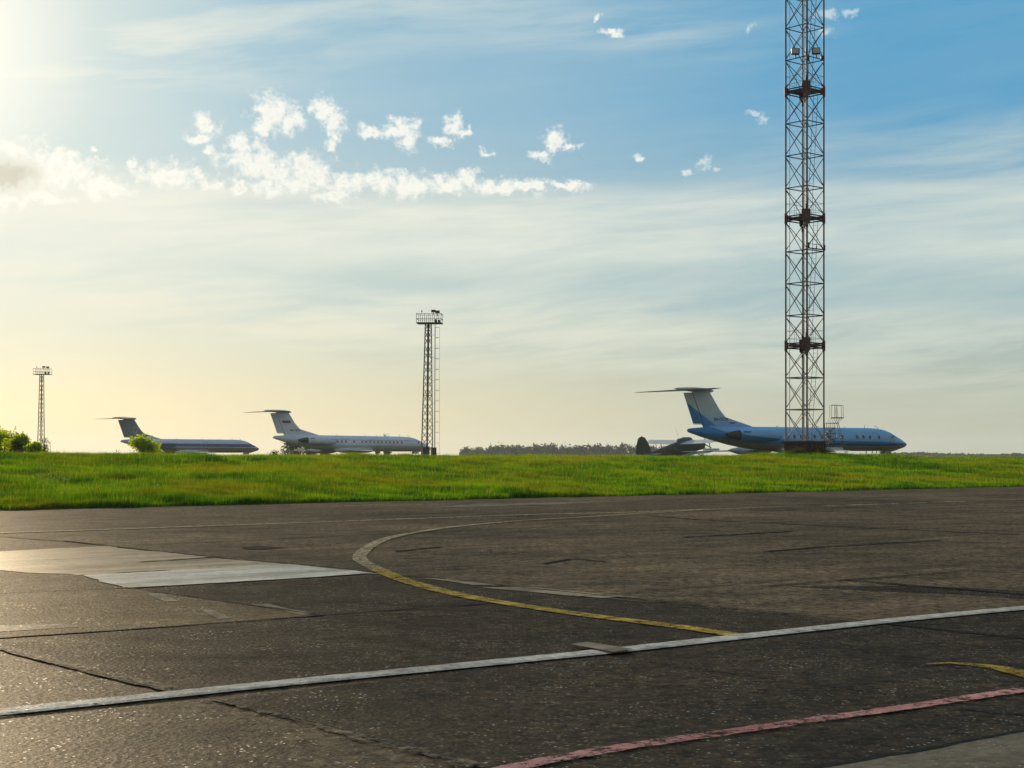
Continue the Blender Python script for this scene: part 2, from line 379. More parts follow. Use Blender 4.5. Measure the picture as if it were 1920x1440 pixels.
M['asphalt_dark'] = paved('coarse_dark_asphalt', (.020, .0132, .0062), (.110, .072, .034), 1.7, slab=False, mask=(.20, .50, .35))
M['concrete_tan'] = paved('tan_concrete', (.19, .145, .085), (.50, .39, .245), .3, slab=False, gloss=.075, mask=(.30, .44, 1.2), bumpy=.35, rough=.8, spk=0.)
M['concrete_white'] = paved('pale_concrete', (.42, .39, .31), (.90, .86, .75), .3, slab=False, gloss=.07, mask=(.28, .40, 1.5), bumpy=.3, rough=.75, spk=0.)
M['concrete_grey'] = paved('grey_concrete', (.19, .16, .11), (.33, .275, .19), .4, slab=False, bumpy=.5)
M['concrete_worn'] = paved('worn_pale_patch', (.26, .205, .13), (.48, .39, .26), .4, slab=False, bumpy=.5, mask=(.28, .45, 4.))
M['paint_white'] = paved('white_road_paint', (.50, .47, .40), (.90, .86, .76), .5, slab=False, mask=(.33, .44, 5.), bumpy=1.2)
M['paint_cream'] = paved('faded_cream_road_paint', (.42, .34, .20), (.74, .61, .37), .3, slab=False, mask=(.44, .52, 6.))
M['paint_yellow'] = paved('yellow_road_paint', (.36, .24, .03), (.74, .52, .10), .3, slab=False, mask=(.41, .52, 5.))
M['paint_pink'] = paved('faded_red_road_paint', (.42, .16, .15), (.72, .36, .34), .3, slab=False, mask=(.43, .52, 5.))
M['tar'] = paved('tar_joint', (.006, .005, .005), (.016, .014, .011), .6, slab=False, mask=(.26, .40, .8), rough=.85, spk=0.)
M['crumbled'] = paved('crumbled_edge', (.16, .13, .09), (.28, .23, .15), .8, slab=False, mask=(.46, .55, 2.5))

# pavement sheet with a ragged grass-side edge
pb = MB(); n = 700
ts = np.linspace(-300, 420, n); wob = (vnoise(ts, ts * 0, 3.2, 5) - .5) * .7 + (vnoise(ts, ts * 0, 1.1, 6) - .5) * .35
far_row = [tp(a, -.02 + wv) for a, wv in zip(ts, wob)]; near_row = [tp(a, -260) for a in ts]
pb.add(near_row + far_row, [(i, i + 1, n + i + 1, n + i) for i in range(n - 1)])
tag(pb.build('pavement', M['asphalt']), kind='structure')

def sheet(name, pts, mat, z, jag=.03, step=.5):
    """flat patch on the pavement, outline given by its corners, slightly ragged"""
    P3 = [G(*p) for p in pts]; out = []
    for a, b in zip(P3, P3[1:] + P3[:1]):
        k = max(1, int((b - a).length / step)); nrm = Vector((-(b - a).y, (b - a).x, 0)).normalized()
        for i in range(k):
            q = a.lerp(b, i / k) + nrm * random.uniform(-jag, jag); q.z = z; out.append(q)
    bm = bmesh.new(); vs = [bm.verts.new(q) for q in out]; bm.faces.new(vs)
    bmesh.ops.triangulate(bm, faces=bm.faces[:]); bmesh.ops.recalc_face_normals(bm, faces=bm.faces[:])
    me = bpy.data.meshes.new(name); bm.to_mesh(me); bm.free(); me.materials.append(mat)
    if me.polygons and me.polygons[0].normal.z < 0: me.flip_normals()
    o = bpy.data.objects.new(name, me); C.objects.link(o); return tag(o, kind='structure')
def smooth_pts(P3, step):
    out = []
    for i in range(len(P3) - 1):
        p0 = P3[max(0, i - 1)]; p1 = P3[i]; p2 = P3[i + 1]; p3 = P3[min(len(P3) - 1, i + 2)]
        k = max(1, int((p2 - p1).length / step))
        for j in range(k):
            s = j / k
            out.append(.5 * ((2 * p1) + (p2 - p0) * s + (2 * p0 - 5 * p1 + 4 * p2 - p3) * s * s + (3 * p1 - p0 - 3 * p2 + p3) * s ** 3))
    out.append(P3[-1]); return out
def strip(name, pts, wd, mat, z, jag=.01, step=.12, raised=0., taper=None, spline=True, wander=0.):
    P3 = [G(*p) for p in pts]
    Q = smooth_pts(P3, step) if spline else [a.lerp(b, i / max(1, int((b - a).length / step))) for a, b in zip(P3, P3[1:]) for i in range(max(1, int((b - a).length / step)))] + [P3[-1]]
    L, Rr = [], []; dd = 0
    for i, q in enumerate(Q):
        tg = (Q[min(i + 1, len(Q) - 1)] - Q[max(i - 1, 0)]).normalized(); nr_ = Vector((-tg.y, tg.x, 0))
        if i: dd += (q - Q[i - 1]).length
        ww = wd * (1 if taper is None else min(1, .25 + dd / taper))
        off = wander * (float(vnoise(dd, 0, .9, 3)) - .5)
        L.append(q + nr_ * (ww / 2 + off + random.uniform(-jag, jag))); Rr.append(q - nr_ * (ww / 2 - off + random.uniform(-jag, jag)))
    mb = MB(); k = len(Q)
    for a in L + Rr: a.z = z
    if raised:
        L2 = [a.lerp(b, .14) + Vector((0, 0, raised * random.uniform(.75, 1.1))) for a, b in zip(L, Rr)]
        R2 = [b.lerp(a, .14) + Vector((0, 0, raised * random.uniform(.75, 1.1))) for a, b in zip(L, Rr)]
        mb.add(L + L2 + R2 + Rr, [(r * k + i, r * k + i + 1, (r + 1) * k + i + 1, (r + 1) * k + i) for r in range(3) for i in range(k - 1)])
    else: mb.add(L + Rr, [(i, k + i, k + i + 1, i + 1) for i in range(k - 1)])
    o = mb.build(name, mat)
    if o.data.polygons[0].normal.z < 0: o.data.flip_normals()
    return tag(o, kind='structure')

# patches
sheet('asphalt_slab', [(-160, 1122), (238, 1104), (450, 1133), (597, 1155), (300, 1177), (-200, 1212)], M['asphalt_tan'], .008)
sheet('asphalt_patch', [(345, 1305), (190, 1269), (60, 1236), (0, 1219), (-60, 1208), (0, 1199), (300, 1179), (600, 1157), (905, 1135), (1100, 1120), (1240, 1130), (1390, 1146), (1640, 1170), (1180, 1218), (960, 1241)], M['asphalt_dark'], .004, .05)
sheet('asphalt_patch', [(262, 1105), (560, 1088), (700, 1078), (860, 1091), (1100, 1117), (905, 1133), (600, 1155), (450, 1132)], M['asphalt_dark'], .004, .05)
sheet('asphalt_patch', [(395, 1314), (960, 1246), (1650, 1172), (2050, 1136), (2050, 1330), (1920, 1374), (1700, 1415), (1500, 1447), (1300, 1520), (960, 1457), (900, 1441), (590, 1359)], M['asphalt_dark'], .004, .05)
sheet('asphalt_patch', [(1470, 1100), (1700, 1098), (1990, 1112), (1990, 1130), (1800, 1113), (1640, 1108)], M['asphalt_dark'], .004, .1)
sheet('asphalt_patch', [(450, 1027), (490, 1024), (530, 1027), (500, 1031), (465, 1030)], M['tar'], .008, .1)
sheet('concrete_slab', [(-400, 1052), (195, 1025), (540, 1058), (152, 1079), (0, 1070), (-200, 1062)], M['concrete_tan'], .006, .10, .3)
sheet('concrete_slab', [(153, 1079.5), (545, 1058.2), (640, 1067), (716, 1076), (240, 1104)], M['concrete_white'], .010, .07, .3)
for q in ([(275, 1114), (305, 1115), (335, 1129), (310, 1130)], [(375, 1145), (395, 1146), (432, 1161), (407, 1163)],
          [(470, 1135), (500, 1134), (597, 1154), (565, 1155)]):
    sheet('concrete_patch', q, M['concrete_worn'], .012)
for q in ([(792, 1085), (844, 1086), (953, 1099.5), (888, 1098)], [(901, 1103), (1000, 1102), (1172, 1120), (1125, 1123)],
          [(-60, 1176), (120, 1172), (150, 1178), (-60, 1190)]):
    sheet('concrete_patch', q, M['concrete_worn'], .011)
sheet('concrete_patch', [(1067, 1216), (1105, 1212), (1190, 1226), (1152, 1231)], M['concrete_tan'], .040)
sheet('concrete_patch', [(790, 952), (900, 945), (1120, 940), (1178, 941), (1000, 947), (880, 951)], M['concrete_grey'], .008, .2)
sheet('concrete_slab', [(1480, 1446), (1700, 1412), (1920, 1371), (2150, 1320), (2150, 1560), (1400, 1560)], M['concrete_grey'], .010)
# joints and cracks
JO = [([(-60, 1203), (0, 1197.5), (300, 1178), (600, 1156), (905, 1134), (1100, 1119)], .06),
      ([(-40, 1208), (0, 1218), (60, 1235), (190, 1268), (340, 1304)], .05),
      ([(395, 1312), (470, 1330), (590, 1358), (900, 1440), (960, 1456)], .03),
      ([(700, 1075), (860, 1089), (960, 1101), (1100, 1115), (1390, 1144), (1640, 1169), (1920, 1199), (2000, 1207)], .05),
      ([(-60, 1117), (240, 1104), (560, 1086), (700, 1076), (945, 1063)], .06),
      ([(120, 1015), (205, 1024), (415, 1047), (540, 1058), (715, 1075)], .08),
      ([(250, 1022), (420, 1016), (660, 1004), (900, 992)], .07), ([(260, 1055), (340, 1050), (420, 1044)], .10),
      ([(1210, 967), (1310, 975), (1500, 984), (1635, 991), (1910, 1003)], .12),
      ([(1020, 1058), (1050, 1052), (1075, 1048.5), (1135, 1054)], .10), ([(1280, 1008), (1380, 1003), (1485, 997)], .15),
      ([(1435, 1035), (1560, 1025), (1765, 1014)], .12), ([(1440, 1100), (1580, 1089), (1800, 1073)], .05),
      ([(1580, 1088), (1700, 1098), (1920, 1116)], .08), ([(1290, 1253), (1420, 1270), (1660, 1302)], .02),
      ([(235, 1103), (345, 1118), (450, 1133), (597, 1155)], .06), ([(-60, 1002), (100, 1014), (200, 1022)], .08),
      ([(1100, 1119), (1240, 1108), (1500, 1087)], .03), ([(740, 1035), (830, 1026)], .12), ([(1500, 1446), (1700, 1414), (1920, 1373), (2100, 1334)], .05),
      ([(1240, 1108), (1090, 1095), (930, 1080)], .02), ([(1800, 1330), (1860, 1337), (1920, 1341)], .04)]
for pts, wd in JO: strip('pavement_joint', pts, wd, M['tar'], .013, jag=wd * .3, step=.15, spline=False, wander=.02)
strip('crumbled_edge', [(-40, 1206), (0, 1215), (60, 1232), (190, 1264), (345, 1301)], .12, M['crumbled'], .015, jag=.04, spline=False)
strip('crumbled_edge', [(395, 1314), (590, 1363), (900, 1444)], .09, M['crumbled'], .015, jag=.04, spline=False)
# painted lines
curve = [(1380, 1193), (1250, 1174.5), (1125, 1159), (1026, 1145), (943, 1132), (865, 1118), (792, 1100), (745, 1085), (708, 1069), (682, 1056),
         (674, 1047.5), (680, 1036), (700, 1022), (729, 1010), (781, 999), (838, 990.5), (906, 983), (995, 976), (1099, 970), (1229, 962), (1333, 956), (1462, 951)]
strip('painted_line', curve[:9], .24, M['paint_yellow'], .016, .008)
strip('painted_line', curve[8:], .23, M['paint_cream'], .018, .008, step=.3)
strip('painted_line', [(-60, 1001.5), (0, 1000), (450, 985), (960, 966.5), (1160, 961.5), (1240, 958.5), (1330, 955)], .42, M['paint_cream'], .014, .01, step=.5)
for a, b in ((1545, 1572), (1590, 1650), (1668, 1680), (1700, 1735), (1752, 1810), (1872, 1960)):
    y = lambda x: 948.6 - (x - 1560) * 11.6 / 360
    strip('painted_line', [(a, y(a)), (b, y(b))], .34, M['paint_cream'], .014, .03, spline=False)
wl = [(-80, 1347), (0, 1339.5), (345, 1304), (500, 1288), (960, 1242.5), (1180, 1220), (1650, 1168.5), (1920, 1142.5), (2050, 1131)]
strip('painted_line', wl, .27, M['paint_white'], .017, .004, step=.08, raised=.009)
strip('painted_line', [(930, 1452), (985, 1439), (1160, 1407), (1335, 1382), (1485, 1360), (1685, 1332), (1920, 1297), (2050, 1280)], .15, M['paint_pink'], .017, .010, step=.05)
strip('painted_line', [(1740, 1249), (1780, 1246.5), (1812, 1248.5), (1870, 1255), (1925, 1269), (2000, 1290)], .20, M['paint_yellow'], .017, .015, taper=.9)

# ------------------------------------------------------------------ grass
gt = bpy.data.materials.new("meadow_grass"); gt.use_nodes = True; t = NT(gt.node_tree)
g = t.n('ShaderNodeNewGeometry').outputs['Position']; tn = t.n('ShaderNodeAttribute', attribute_name='tone').outputs['Fac']
f = t.m('ADD', t.m('MULTIPLY', tn, .40), t.m('MULTIPLY', t.mr(t.noise(g, .45, 5, .65), .32, .68), .62))
c = t.mix(t.mr(f, .34, .82), (.019, .078, .002), (.135, .262, .003))
c = t.mix(t.mr(t.noise(g, .13, 4, .6), .47, .66, 0, .8), c, (.17, .17, .010))
c = t.mix(t.mr(tn, .93, .95), c, (.20, .22, .05))
d = t.n('ShaderNodeBsdfDiffuse', ins={0: c}); tr = t.n('ShaderNodeBsdfTranslucent', ins={0: t.mix(1., c, (1.7, 1.65, .4), 'MULTIPLY')})
mx = t.n('ShaderNodeMixShader', ins={0: .55, 1: d.outputs[0], 2: tr.outputs[0]})
t.n('ShaderNodeOutputMaterial', ins={0: mx.outputs[0]})
def grass_mesh(name, N, p0, p1, hscale, wscale, seed, pw=1.0, xr=.40, clump=True):
    r = np.random.default_rng(seed)
    # sample in camera-centred polar wedge widened on both sides, so density falls with distance
    K = int(N * 3.2)
    d = 40 * (260 / 40) ** r.random(K); ax = r.uniform(-xr, xr, K); x = ax * d; y = d
    p = (x - PL.x) * N1.x + (y - PL.y) * N1.y
    keep = (p > p0) & (p < p1); x, y, p, d = x[keep][:N], y[keep][:N], p[keep][:N], d[keep][:N]
    ok = (p > .15) | (vnoise(x, y, .9, 21) > .45 - p * .4); x, y, p, d = x[ok], y[ok], p[ok], d[ok]
    n = len(x); cl = vnoise(x, y, 1.3, 11); cl2 = vnoise(x, y, 5, 12)
    h = (.12 + .42 * cl * cl2 + .14 * r.random(n)) * hscale * (.8 + .2 * np.clip(p / 3, 0, 1))
    dm = np.hypot(x - MAST.x, y - MAST.y); h = h * (1 + .8 * np.exp(-dm ** 2 / 30))
    stalk = r.random(n) > .975; h = np.where(stalk, h * 1.35 + .06, h)
    wd = wscale * (.010 + .00022 * d) * r.uniform(.7, 1.3, n) * np.where(stalk, .55, 1)
    z = np.maximum(height(x, y) - .02, -.01); a = r.uniform(0, 2 * np.pi, n); ln = r.uniform(.05, .45, n) * h; la = r.uniform(0, 2 * np.pi, n)
    bx, by = np.cos(a) * wd, np.sin(a) * wd
    v = np.empty((n, 3, 3), np.float32)
    v[:, 0] = np.stack([x - bx, y - by, z], -1); v[:, 1] = np.stack([x + bx, y + by, z], -1)
    v[:, 2] = np.stack([x + np.cos(la) * ln, y + np.sin(la) * ln, z + h], -1)
    tone = np.where(stalk, 1., r.random(n) * .9)
    o = npmesh(name, v.reshape(-1, 3), np.arange(n * 3).reshape(-1, 3), gt, 3, np.repeat(tone, 3))
    return tag(o, 'long green meadow grass growing beside the pavement', 'grass', kind='stuff')
grass_mesh('grass', 1250000, -.4, 55, .90, .62, 3)
# seed heads and small pale flowers among the grass
fl = MB(); r = np.random.default_rng(5)
for k in range(420):
    px = r.uniform(-40, 1960); dd = 45 + 90 * r.random(); q = at(px, dd); pp = (q - PL).dot(N1)
    if k < 60: q = at(r.uniform(60, 135), r.uniform(62, 66)); pp = (q - PL).dot(N1)
    if pp < .5 or pp > 40: continue
    z0 = float(height(q.x, q.y)); hh = r.uniform(.22, .42); s = r.uniform(.012, .028)
    fl.tube((q.x, q.y, z0), (q.x, q.y, z0 + hh), .004, 3, mi=0)
    vs = [Vector((q.x, q.y, z0 + hh)) + Vector(v) * s for v in ((1, 0, 0), (-1, 0, 0), (0, 1, 0), (0, -1, 0), (0, 0, 1), (0, 0, -1))]
    fl.add(vs, [(0, 2, 4), (2, 1, 4), (1, 3, 4), (3, 0, 4), (2, 0, 5), (1, 2, 5), (3, 1, 5), (0, 3, 5)], 1)
M['petal'] = pmat('pale_petals', (.62, .60, .45), .8)
tag(fl.build('wildflowers', [M['leaf'], M['petal']]), 'tiny pale flower heads scattered in the grass', 'flowers', kind='stuff')

# ------------------------------------------------------------------ bushes, trees, woods
def leaves(name, blobs, n, size, mat, seed, parent=None, flat=.0):
    r = np.random.default_rng(seed); vol = np.array([b[3] * b[4] * b[5] for b in blobs]); pk = r.choice(len(blobs), n, p=vol / vol.sum())
    B = np.array(blobs)[pk]
    dirs = r.normal(size=(n, 3)); dirs /= np.linalg.norm(dirs, axis=1)[:, None]
    rad = r.random(n) ** .45 * (1 + .16 * r.normal(size=n)); c = B[:, :3] + dirs * rad[:, None] * B[:, 3:6]
    # thin out in clumps so light shows through
    k = vnoise(c[:, 0] + c[:, 2] * .7, c[:, 1] + c[:, 2] * 1.3, size * 5, seed) > .22
    c = c[k & (c[:, 2] > .03)]; n = len(c)
    a = r.normal(size=(n, 3)); a /= np.linalg.norm(a, axis=1)[:, None]; b = np.cross(a, r.normal(size=(n, 3))); b /= np.linalg.norm(b, axis=1)[:, None]
    s = size * r.uniform(.6, 1.3, n)[:, None]
    v = np.stack([c - a * s * .6, c + b * s * .32, c + a * s * .6, c - b * s * .32], 1)
    o = npmesh(name, v.reshape(-1, 3), np.arange(n * 4).reshape(-1, 4), mat, 4, np.repeat(r.random(n), 4))
    if parent: o.parent = parent
    return o
def plant(name, label, cat, loc, w_, h_, n, size, mat, seed, group=None, lobes=7, trunk=True, spiky=0):
    root = empty(name, loc); tag(root, label, cat, group); r = random.Random(seed)
    bl = []; st_ = MB()
    for i in range(lobes):
        a = r.uniform(0, 6.28); q = r.uniform(0, .34) * w_
        zz = r.uniform(.25, .72) * h_; sz = r.uniform(.22, .32)
        bl.append((math.cos(a) * q, math.sin(a) * q, zz, sz * w_, sz * w_, sz * h_))
        st_.tube((0, 0, 0), (bl[-1][0] * .5, bl[-1][1] * .5, zz * .6), .03 * h_ * .5, 5, .012 * h_)
        st_.tube((bl[-1][0] * .5, bl[-1][1] * .5, zz * .6), (bl[-1][0], bl[-1][1], zz + sz * h_ * .5), .012 * h_, 4, .004 * h_)
    bl.append((0, 0, h_ * .42, w_ * .36, w_ * .36, h_ * .40))
    for i in range(spiky):
        a = r.uniform(0, 6.28); q = r.uniform(.1, .46) * w_; x_, y_ = math.cos(a) * q, math.sin(a) * q
        top = h_ * r.uniform(.75, 1.12) * (1 - .55 * q / w_)
        bl.append((x_, y_, top * .85, w_ * .045, w_ * .045, top * .2)); st_.tube((x_ * .3, y_ * .3, h_ * .2), (x_, y_, top), .008 * h_, 4, .002 * h_)
    leaves('crown' if trunk else 'foliage', bl, n, size, mat, seed, root)
    st_.build('trunk' if trunk else 'stems', M['bark'], root)
    return root
def gz(px, d): q = at(px, d); q.z = float(height(q.x, q.y)) - .05; return q
GB = 'bushes along the far left edge of the meadow'
for px, d, top, wpx, s, lab in ((-32, 112, 796, 70, 1, 'tallest bright green bush, cut by the left edge of the picture'),
                           (8, 104, 803, 60, 2, 'broad bright green bush standing between its taller and lower neighbours at the far left'),
                           (38, 99, 815, 46, 3, 'lower feathery green bush just left of the far floodlight tower'),
                           (62, 96, 831, 30, 4, 'smallest low green bush directly left of the twiggy sapling')):
    q = gz(px, d); h_ = zof(top, d) - q.z
    plant('bush', lab, 'bush', q, wpx * 1.35 / F * d, h_ * 1.12, 4300, .13, M['leaf'], s, GB, trunk=False, spiky=7)
q = gz(82, 98); plant('sapling', 'twiggy dark sapling at the foot of the far left floodlight tower', 'sapling', q, 34 / F * 98, zof(816, 98) - q.z, 700, .09, M['leaf_dark'], 9, spiky=9, lobes=3)
q = gz(268, 118); plant('bush', 'round sunlit green bush in front of the tail of the farthest jet', 'bush', q, 64 / F * 118, zof(809, 118) - q.z, 4600, .13, M['leaf'], 12, lobes=12, trunk=False, spiky=5)
q = gz(219, 120); plant('bush', 'tiny dark bush left of the round sunlit bush', 'bush', q, 14 / F * 120, zof(838, 120) - q.z, 260, .08, M['leaf_dark'], 13, lobes=3, trunk=False, spiky=3)
q = gz(513, 120); plant('bush', 'low dark scrub below the tail of the white jet', 'bush', q, 34 / F * 120, zof(840, 120) - q.z, 500, .08, M['leaf_dark'], 14, lobes=5, trunk=False, spiky=3)
def tree(px, d, top, wpx, lab, seed, n=1600, size=.45, group=None):
    q = at(px, d, 1.4); return plant('tree', lab, 'tree', q, wpx / F * d, zof(top, d) - 1.4, n, size, M['leaf_dark'], seed, group, lobes=9, spiky=4)
tree(548, 400, 819, 58, 'dark broad tree seen under the tail of the white jet', 21)
tree(584, 420, 828, 36, 'smaller dark tree right of the broad one behind the white jet engine', 22)
tree(707, 470, 812.5, 24, 'treetop just showing over the roof of the white jet, left one', 23)
tree(726, 460, 812, 20, 'treetop just showing over the roof of the white jet, right one nearer the nose', 24)
def wood(name, lab, prof, d, seed, per=150, size=1.5):
    r = random.Random(seed); bl = []; st_ = MB(); x = prof[0][0]
    while x < prof[-1][0]:
        for (x0, y0), (x1, y1) in zip(prof, prof[1:]):
            if x0 <= x < x1: y = y0 + (y1 - y0) * (x - x0) / (x1 - x0)
        dd = d * r.uniform(.97, 1.05); h_ = (zof(y, dd) - 1.4) * r.uniform(.80, 1.04); q = at(x, dd, 1.4); wv = h_ * r.uniform(.26, .36)
        bl.append((q.x, q.y, 1.4 + h_ * .62, wv, wv, h_ * .40)); bl.append((q.x + r.uniform(-2, 2), q.y, 1.4 + h_ * .3, wv * 1.2, wv, h_ * .34))
        st_.tube((q.x, q.y, 1.3), (q.x, q.y, 1.4 + h_ * .8), .25, 5, .08)
        x += h_ * .22 / d * F
    rr = np.random.default_rng(seed)
    o = leaves('woodland', bl, per * len(bl), size, M['leaf_far'], seed)
    tag(o, lab, 'woods', kind='stuff')
    st_.build('tree_trunks', M['bark'], o)
    return o
wood('woodland', 'hazy blue green wood on the horizon between the white jet and the green biplane',
     [(866, 838), (880, 836), (905, 838), (926, 836), (930, 833), (960, 835), (990, 833), (998, 828), (1010, 832), (1060, 834), (1110, 833), (1116, 838), (1122, 833), (1150, 832), (1180, 831), (1200, 834), (1235, 836), (1300, 840)], 1150, 31)
wood('woodland', 'low hazy wood on the horizon right of the blue jet nose',
     [(1640, 853), (1690, 849), (1715, 846), (1740, 849), (1800, 850), (1860, 852), (1905, 850), (2000, 851)], 1700, 32, 90, 2.0)

# ------------------------------------------------------------------ jets
def livery(name, kind):
    m = bpy.data.materials.new(name); m.use_nodes = True; t = NT(m.node_tree)
    o = t.n('ShaderNodeTexCoord').outputs['Object']; sp = t.n('ShaderNodeSeparateXYZ', ins={0: o}); x, z = sp.outputs[0], sp.outputs[2]
    def curve_(pts):     # piecewise linear z(x)
        fc = t.n('ShaderNodeFloatCurve', ins={'Value': t.m('DIVIDE', x, 36.)}); cu = fc.mapping.curves[0]
        fc.mapping.use_clip = False
        for i, (a, b) in enumerate(pts):
            q = (a / 36., (b + 3) / 9.)
            if i < 2: cu.points[i].location = q
            else: cu.points.new(*q)
        for p_ in cu.points: p_.handle_type = 'VECTOR'
        fc.mapping.update(); return t.m('SUBTRACT', t.m('MULTIPLY', fc.outputs[0], 9.), 3.)
    nz = t.noise(t.scale(o, (.35, 1, 1.2)), 1.3, 6, .65)
    pan = t.n('ShaderNodeTexBrick', offset=0., ins={'Vector': t.n('ShaderNodeCombineXYZ', ins={0: x, 1: z}), 'Scale': 1., 'Color1': (1, 1, 1), 'Color2': (.97, .97, .97), 'Mortar': (.80, .80, .80), 'Mortar Size': .012, 'Brick Width': 2.3, 'Row Height': 1.9})
    if kind == 'blue':
        up, st_, lo = (.17, .43, .76), (.001, .19, .52), (.20, .19, .18)
        zu = curve_([(0, 2.5), (2.2, 1.75), (4.2, .95), (7, .35), (11, .02), (15.5, -.10), (30, -.30), (36, -.45)])
        zl = curve_([(0, .62), (4, -.05), (8, -.45), (13, -.60), (18, -.66), (30, -.82), (36, -.62)])
        c = t.mix(t.m('LESS_THAN', z, zu), up, st_)
        mid_ = t.m('MULTIPLY', t.m('LESS_THAN', z, t.m('ADD', zl, .20)), t.m('GREATER_THAN', x, 13))
        c = t.mix(mid_, c, (.006, .035, .20))
        c = t.mix(t.m('LESS_THAN', z, zl), c, lo)
        c = t.mix(t.mr(z, 1.6, 3.2), c, (.44, .56, .63))
        # fin: blue rudder sweep
        fz = curve_([(-6, 8.5), (-.6, 4.35), (3.9, 1.55), (36, -3)])
        c = t.mix(t.m('MULTIPLY', t.m('GREATER_THAN', z, 1.5), t.m('LESS_THAN', z, fz)), c, st_)
    elif kind == 'white':
        c = t.mix(t.m('LESS_THAN', z, -.35), (.60, .68, .78), (.44, .44, .44))
        c = t.mix(t.m('MULTIPLY', t.m('LESS_THAN', t.m('ABSOLUTE', t.m('SUBTRACT', z, .62)), .035), t.m('GREATER_THAN', x, 10.5)), c, (.05, .09, .16))
    else:
        c = t.mix(t.m('LESS_THAN', z, .48), (.50, .56, .68), (.045, .065, .20))
        c = t.mix(t.m('LESS_THAN', z, -.18), c, (.62, .60, .62)); c = t.mix(t.m('LESS_THAN', z, -.33), c, (.10, .05, .09))
        c = t.mix(t.m('LESS_THAN', z, -.43), c, (.22, .20, .20))
        c = t.mix(t.m('GREATER_THAN', z, t.m('ADD', 1.9, t.m('MULTIPLY', t.m('SUBTRACT', x, 6), .12))), c, (.15, .19, .25))
    c = t.mix(1., c, pan.outputs[0], 'MULTIPLY')
    c = t.mix(t.mr(nz, .52, .75, 0, .30), c, (.10, .095, .085))
    b = t.n('ShaderNodeBsdfPrincipled', ins={'Base Color': c, 'Roughness': .38, 'Specular IOR Level': .5})
    t.n('ShaderNodeOutputMaterial', ins={0: b.outputs[0]}); return m

def text_part(s, size, mat, parent, loc, bold=True):
    cu = bpy.data.curves.new('txt', 'FONT'); cu.body = s; cu.size = size; cu.extrude = .004; cu.offset = .012 if bold else 0
    cu.align_x = 'CENTER'; to = bpy.data.objects.new('txt', cu); C.objects.link(to)
    bpy.context.view_layer.update()
    me = bpy.data.meshes.new_from_object(to.evaluated_get(bpy.context.evaluated_depsgraph_get()))
    bpy.data.objects.remove(to); bpy.data.curves.remove(cu); me.materials.clear(); me.materials.append(mat)
    o = bpy.data.objects.new('registration', me); C.objects.link(o); o.parent = parent
    o.location = loc; o.rotation_euler = (R(90), 0, 0); return o
SEC = [(-.15, .93, .10), (.0, .92, .22), (.6, .88, .34), (2, .74, .58), (4, .55, .86), (6, .36, 1.09), (8.5, .16, 1.29), (11, .03, 1.42), (13, 0, 1.45),
       (20, 0, 1.45), (29, 0, 1.45), (30.4, -.02, 1.41), (31.4, -.08, 1.32), (32.2, -.18, 1.20), (33.0, -.34, 1.02), (33.8, -.46, .82), (34.6, -.55, .58), (35.2, -.60, .36), (35.55, -.62, .18), (35.66, -.62, .05)]
def sec(x):
    for a, b in zip(SEC, SEC[1:]):
        if a[0] <= x <= b[0]:
            s = (x - a[0]) / (b[0] - a[0]); return a[1] + (b[1] - a[1]) * s, a[2] + (b[2] - a[2]) * s
    return SEC[-1][1:]
def surf(x, ang, off=0.):                  # ang from starboard horizontal, up positive
    zc, r_ = sec(x); return Vector((x, -(r_ + off) * math.cos(ang), zc + (r_ + off) * math.sin(ang)))
def patch(mb, x, z, w_, h_, side=1, off=.012, n=12, shape=2., mi=0):
    zc, r_ = sec(x); pts = []
    for k in range(n):
        a = 2 * math.pi * k / n; cx, cz = math.cos(a), math.sin(a)
        dx = math.copysign(abs(cx) ** (2 / shape), cx) * w_ / 2; dz = math.copysign(abs(cz) ** (2 / shape), cz) * h_ / 2
        zz, rr = sec(x + dx); q = max(-.98, min(.98, (z + dz - zz) / rr)); p = surf(x + dx, math.asin(q), off); p.y *= side; pts.append(p)
    zz, rr = sec(x); p = surf(x, math.asin(max(-.98, min(.98, (z - zz) / rr))), off * 1.5); p.y *= side
    mb.add(pts + [p], [(k, (k + 1) % n, n) for k in range(n)], mi)
def foil(mb, root, tip, rc, tc_, th=.11, n=9, inc=0.):
    """root/tip = leading-edge points, chords run aft (-x)"""
    def ring(le, ch, th):
        up_ = [(s, th * ch * (1.48 * math.sqrt(s) * (1 - s) * .5 + .02 * (1 - s))) for s in [i / n for i in range(n + 1)]]
        return [Vector((le[0] - s * ch, le[1], le[2] + h - s * ch * inc)) for s, h in up_] + [Vector((le[0] - s * ch, le[1], le[2] - h * .7 - .003 - s * ch * inc)) for s, h in reversed(up_[1:-1])]
    rings = []
    for k in range(7):
        s = k / 6 * .96; rings.append(ring(Vector(root).lerp(Vector(tip), s), rc + (tc_ - rc) * s, th * (1 - .25 * s)))
    e = ring(Vector(tip), tc_ * .75, th * .35); rings.append(e); mb.loft(rings); return mb
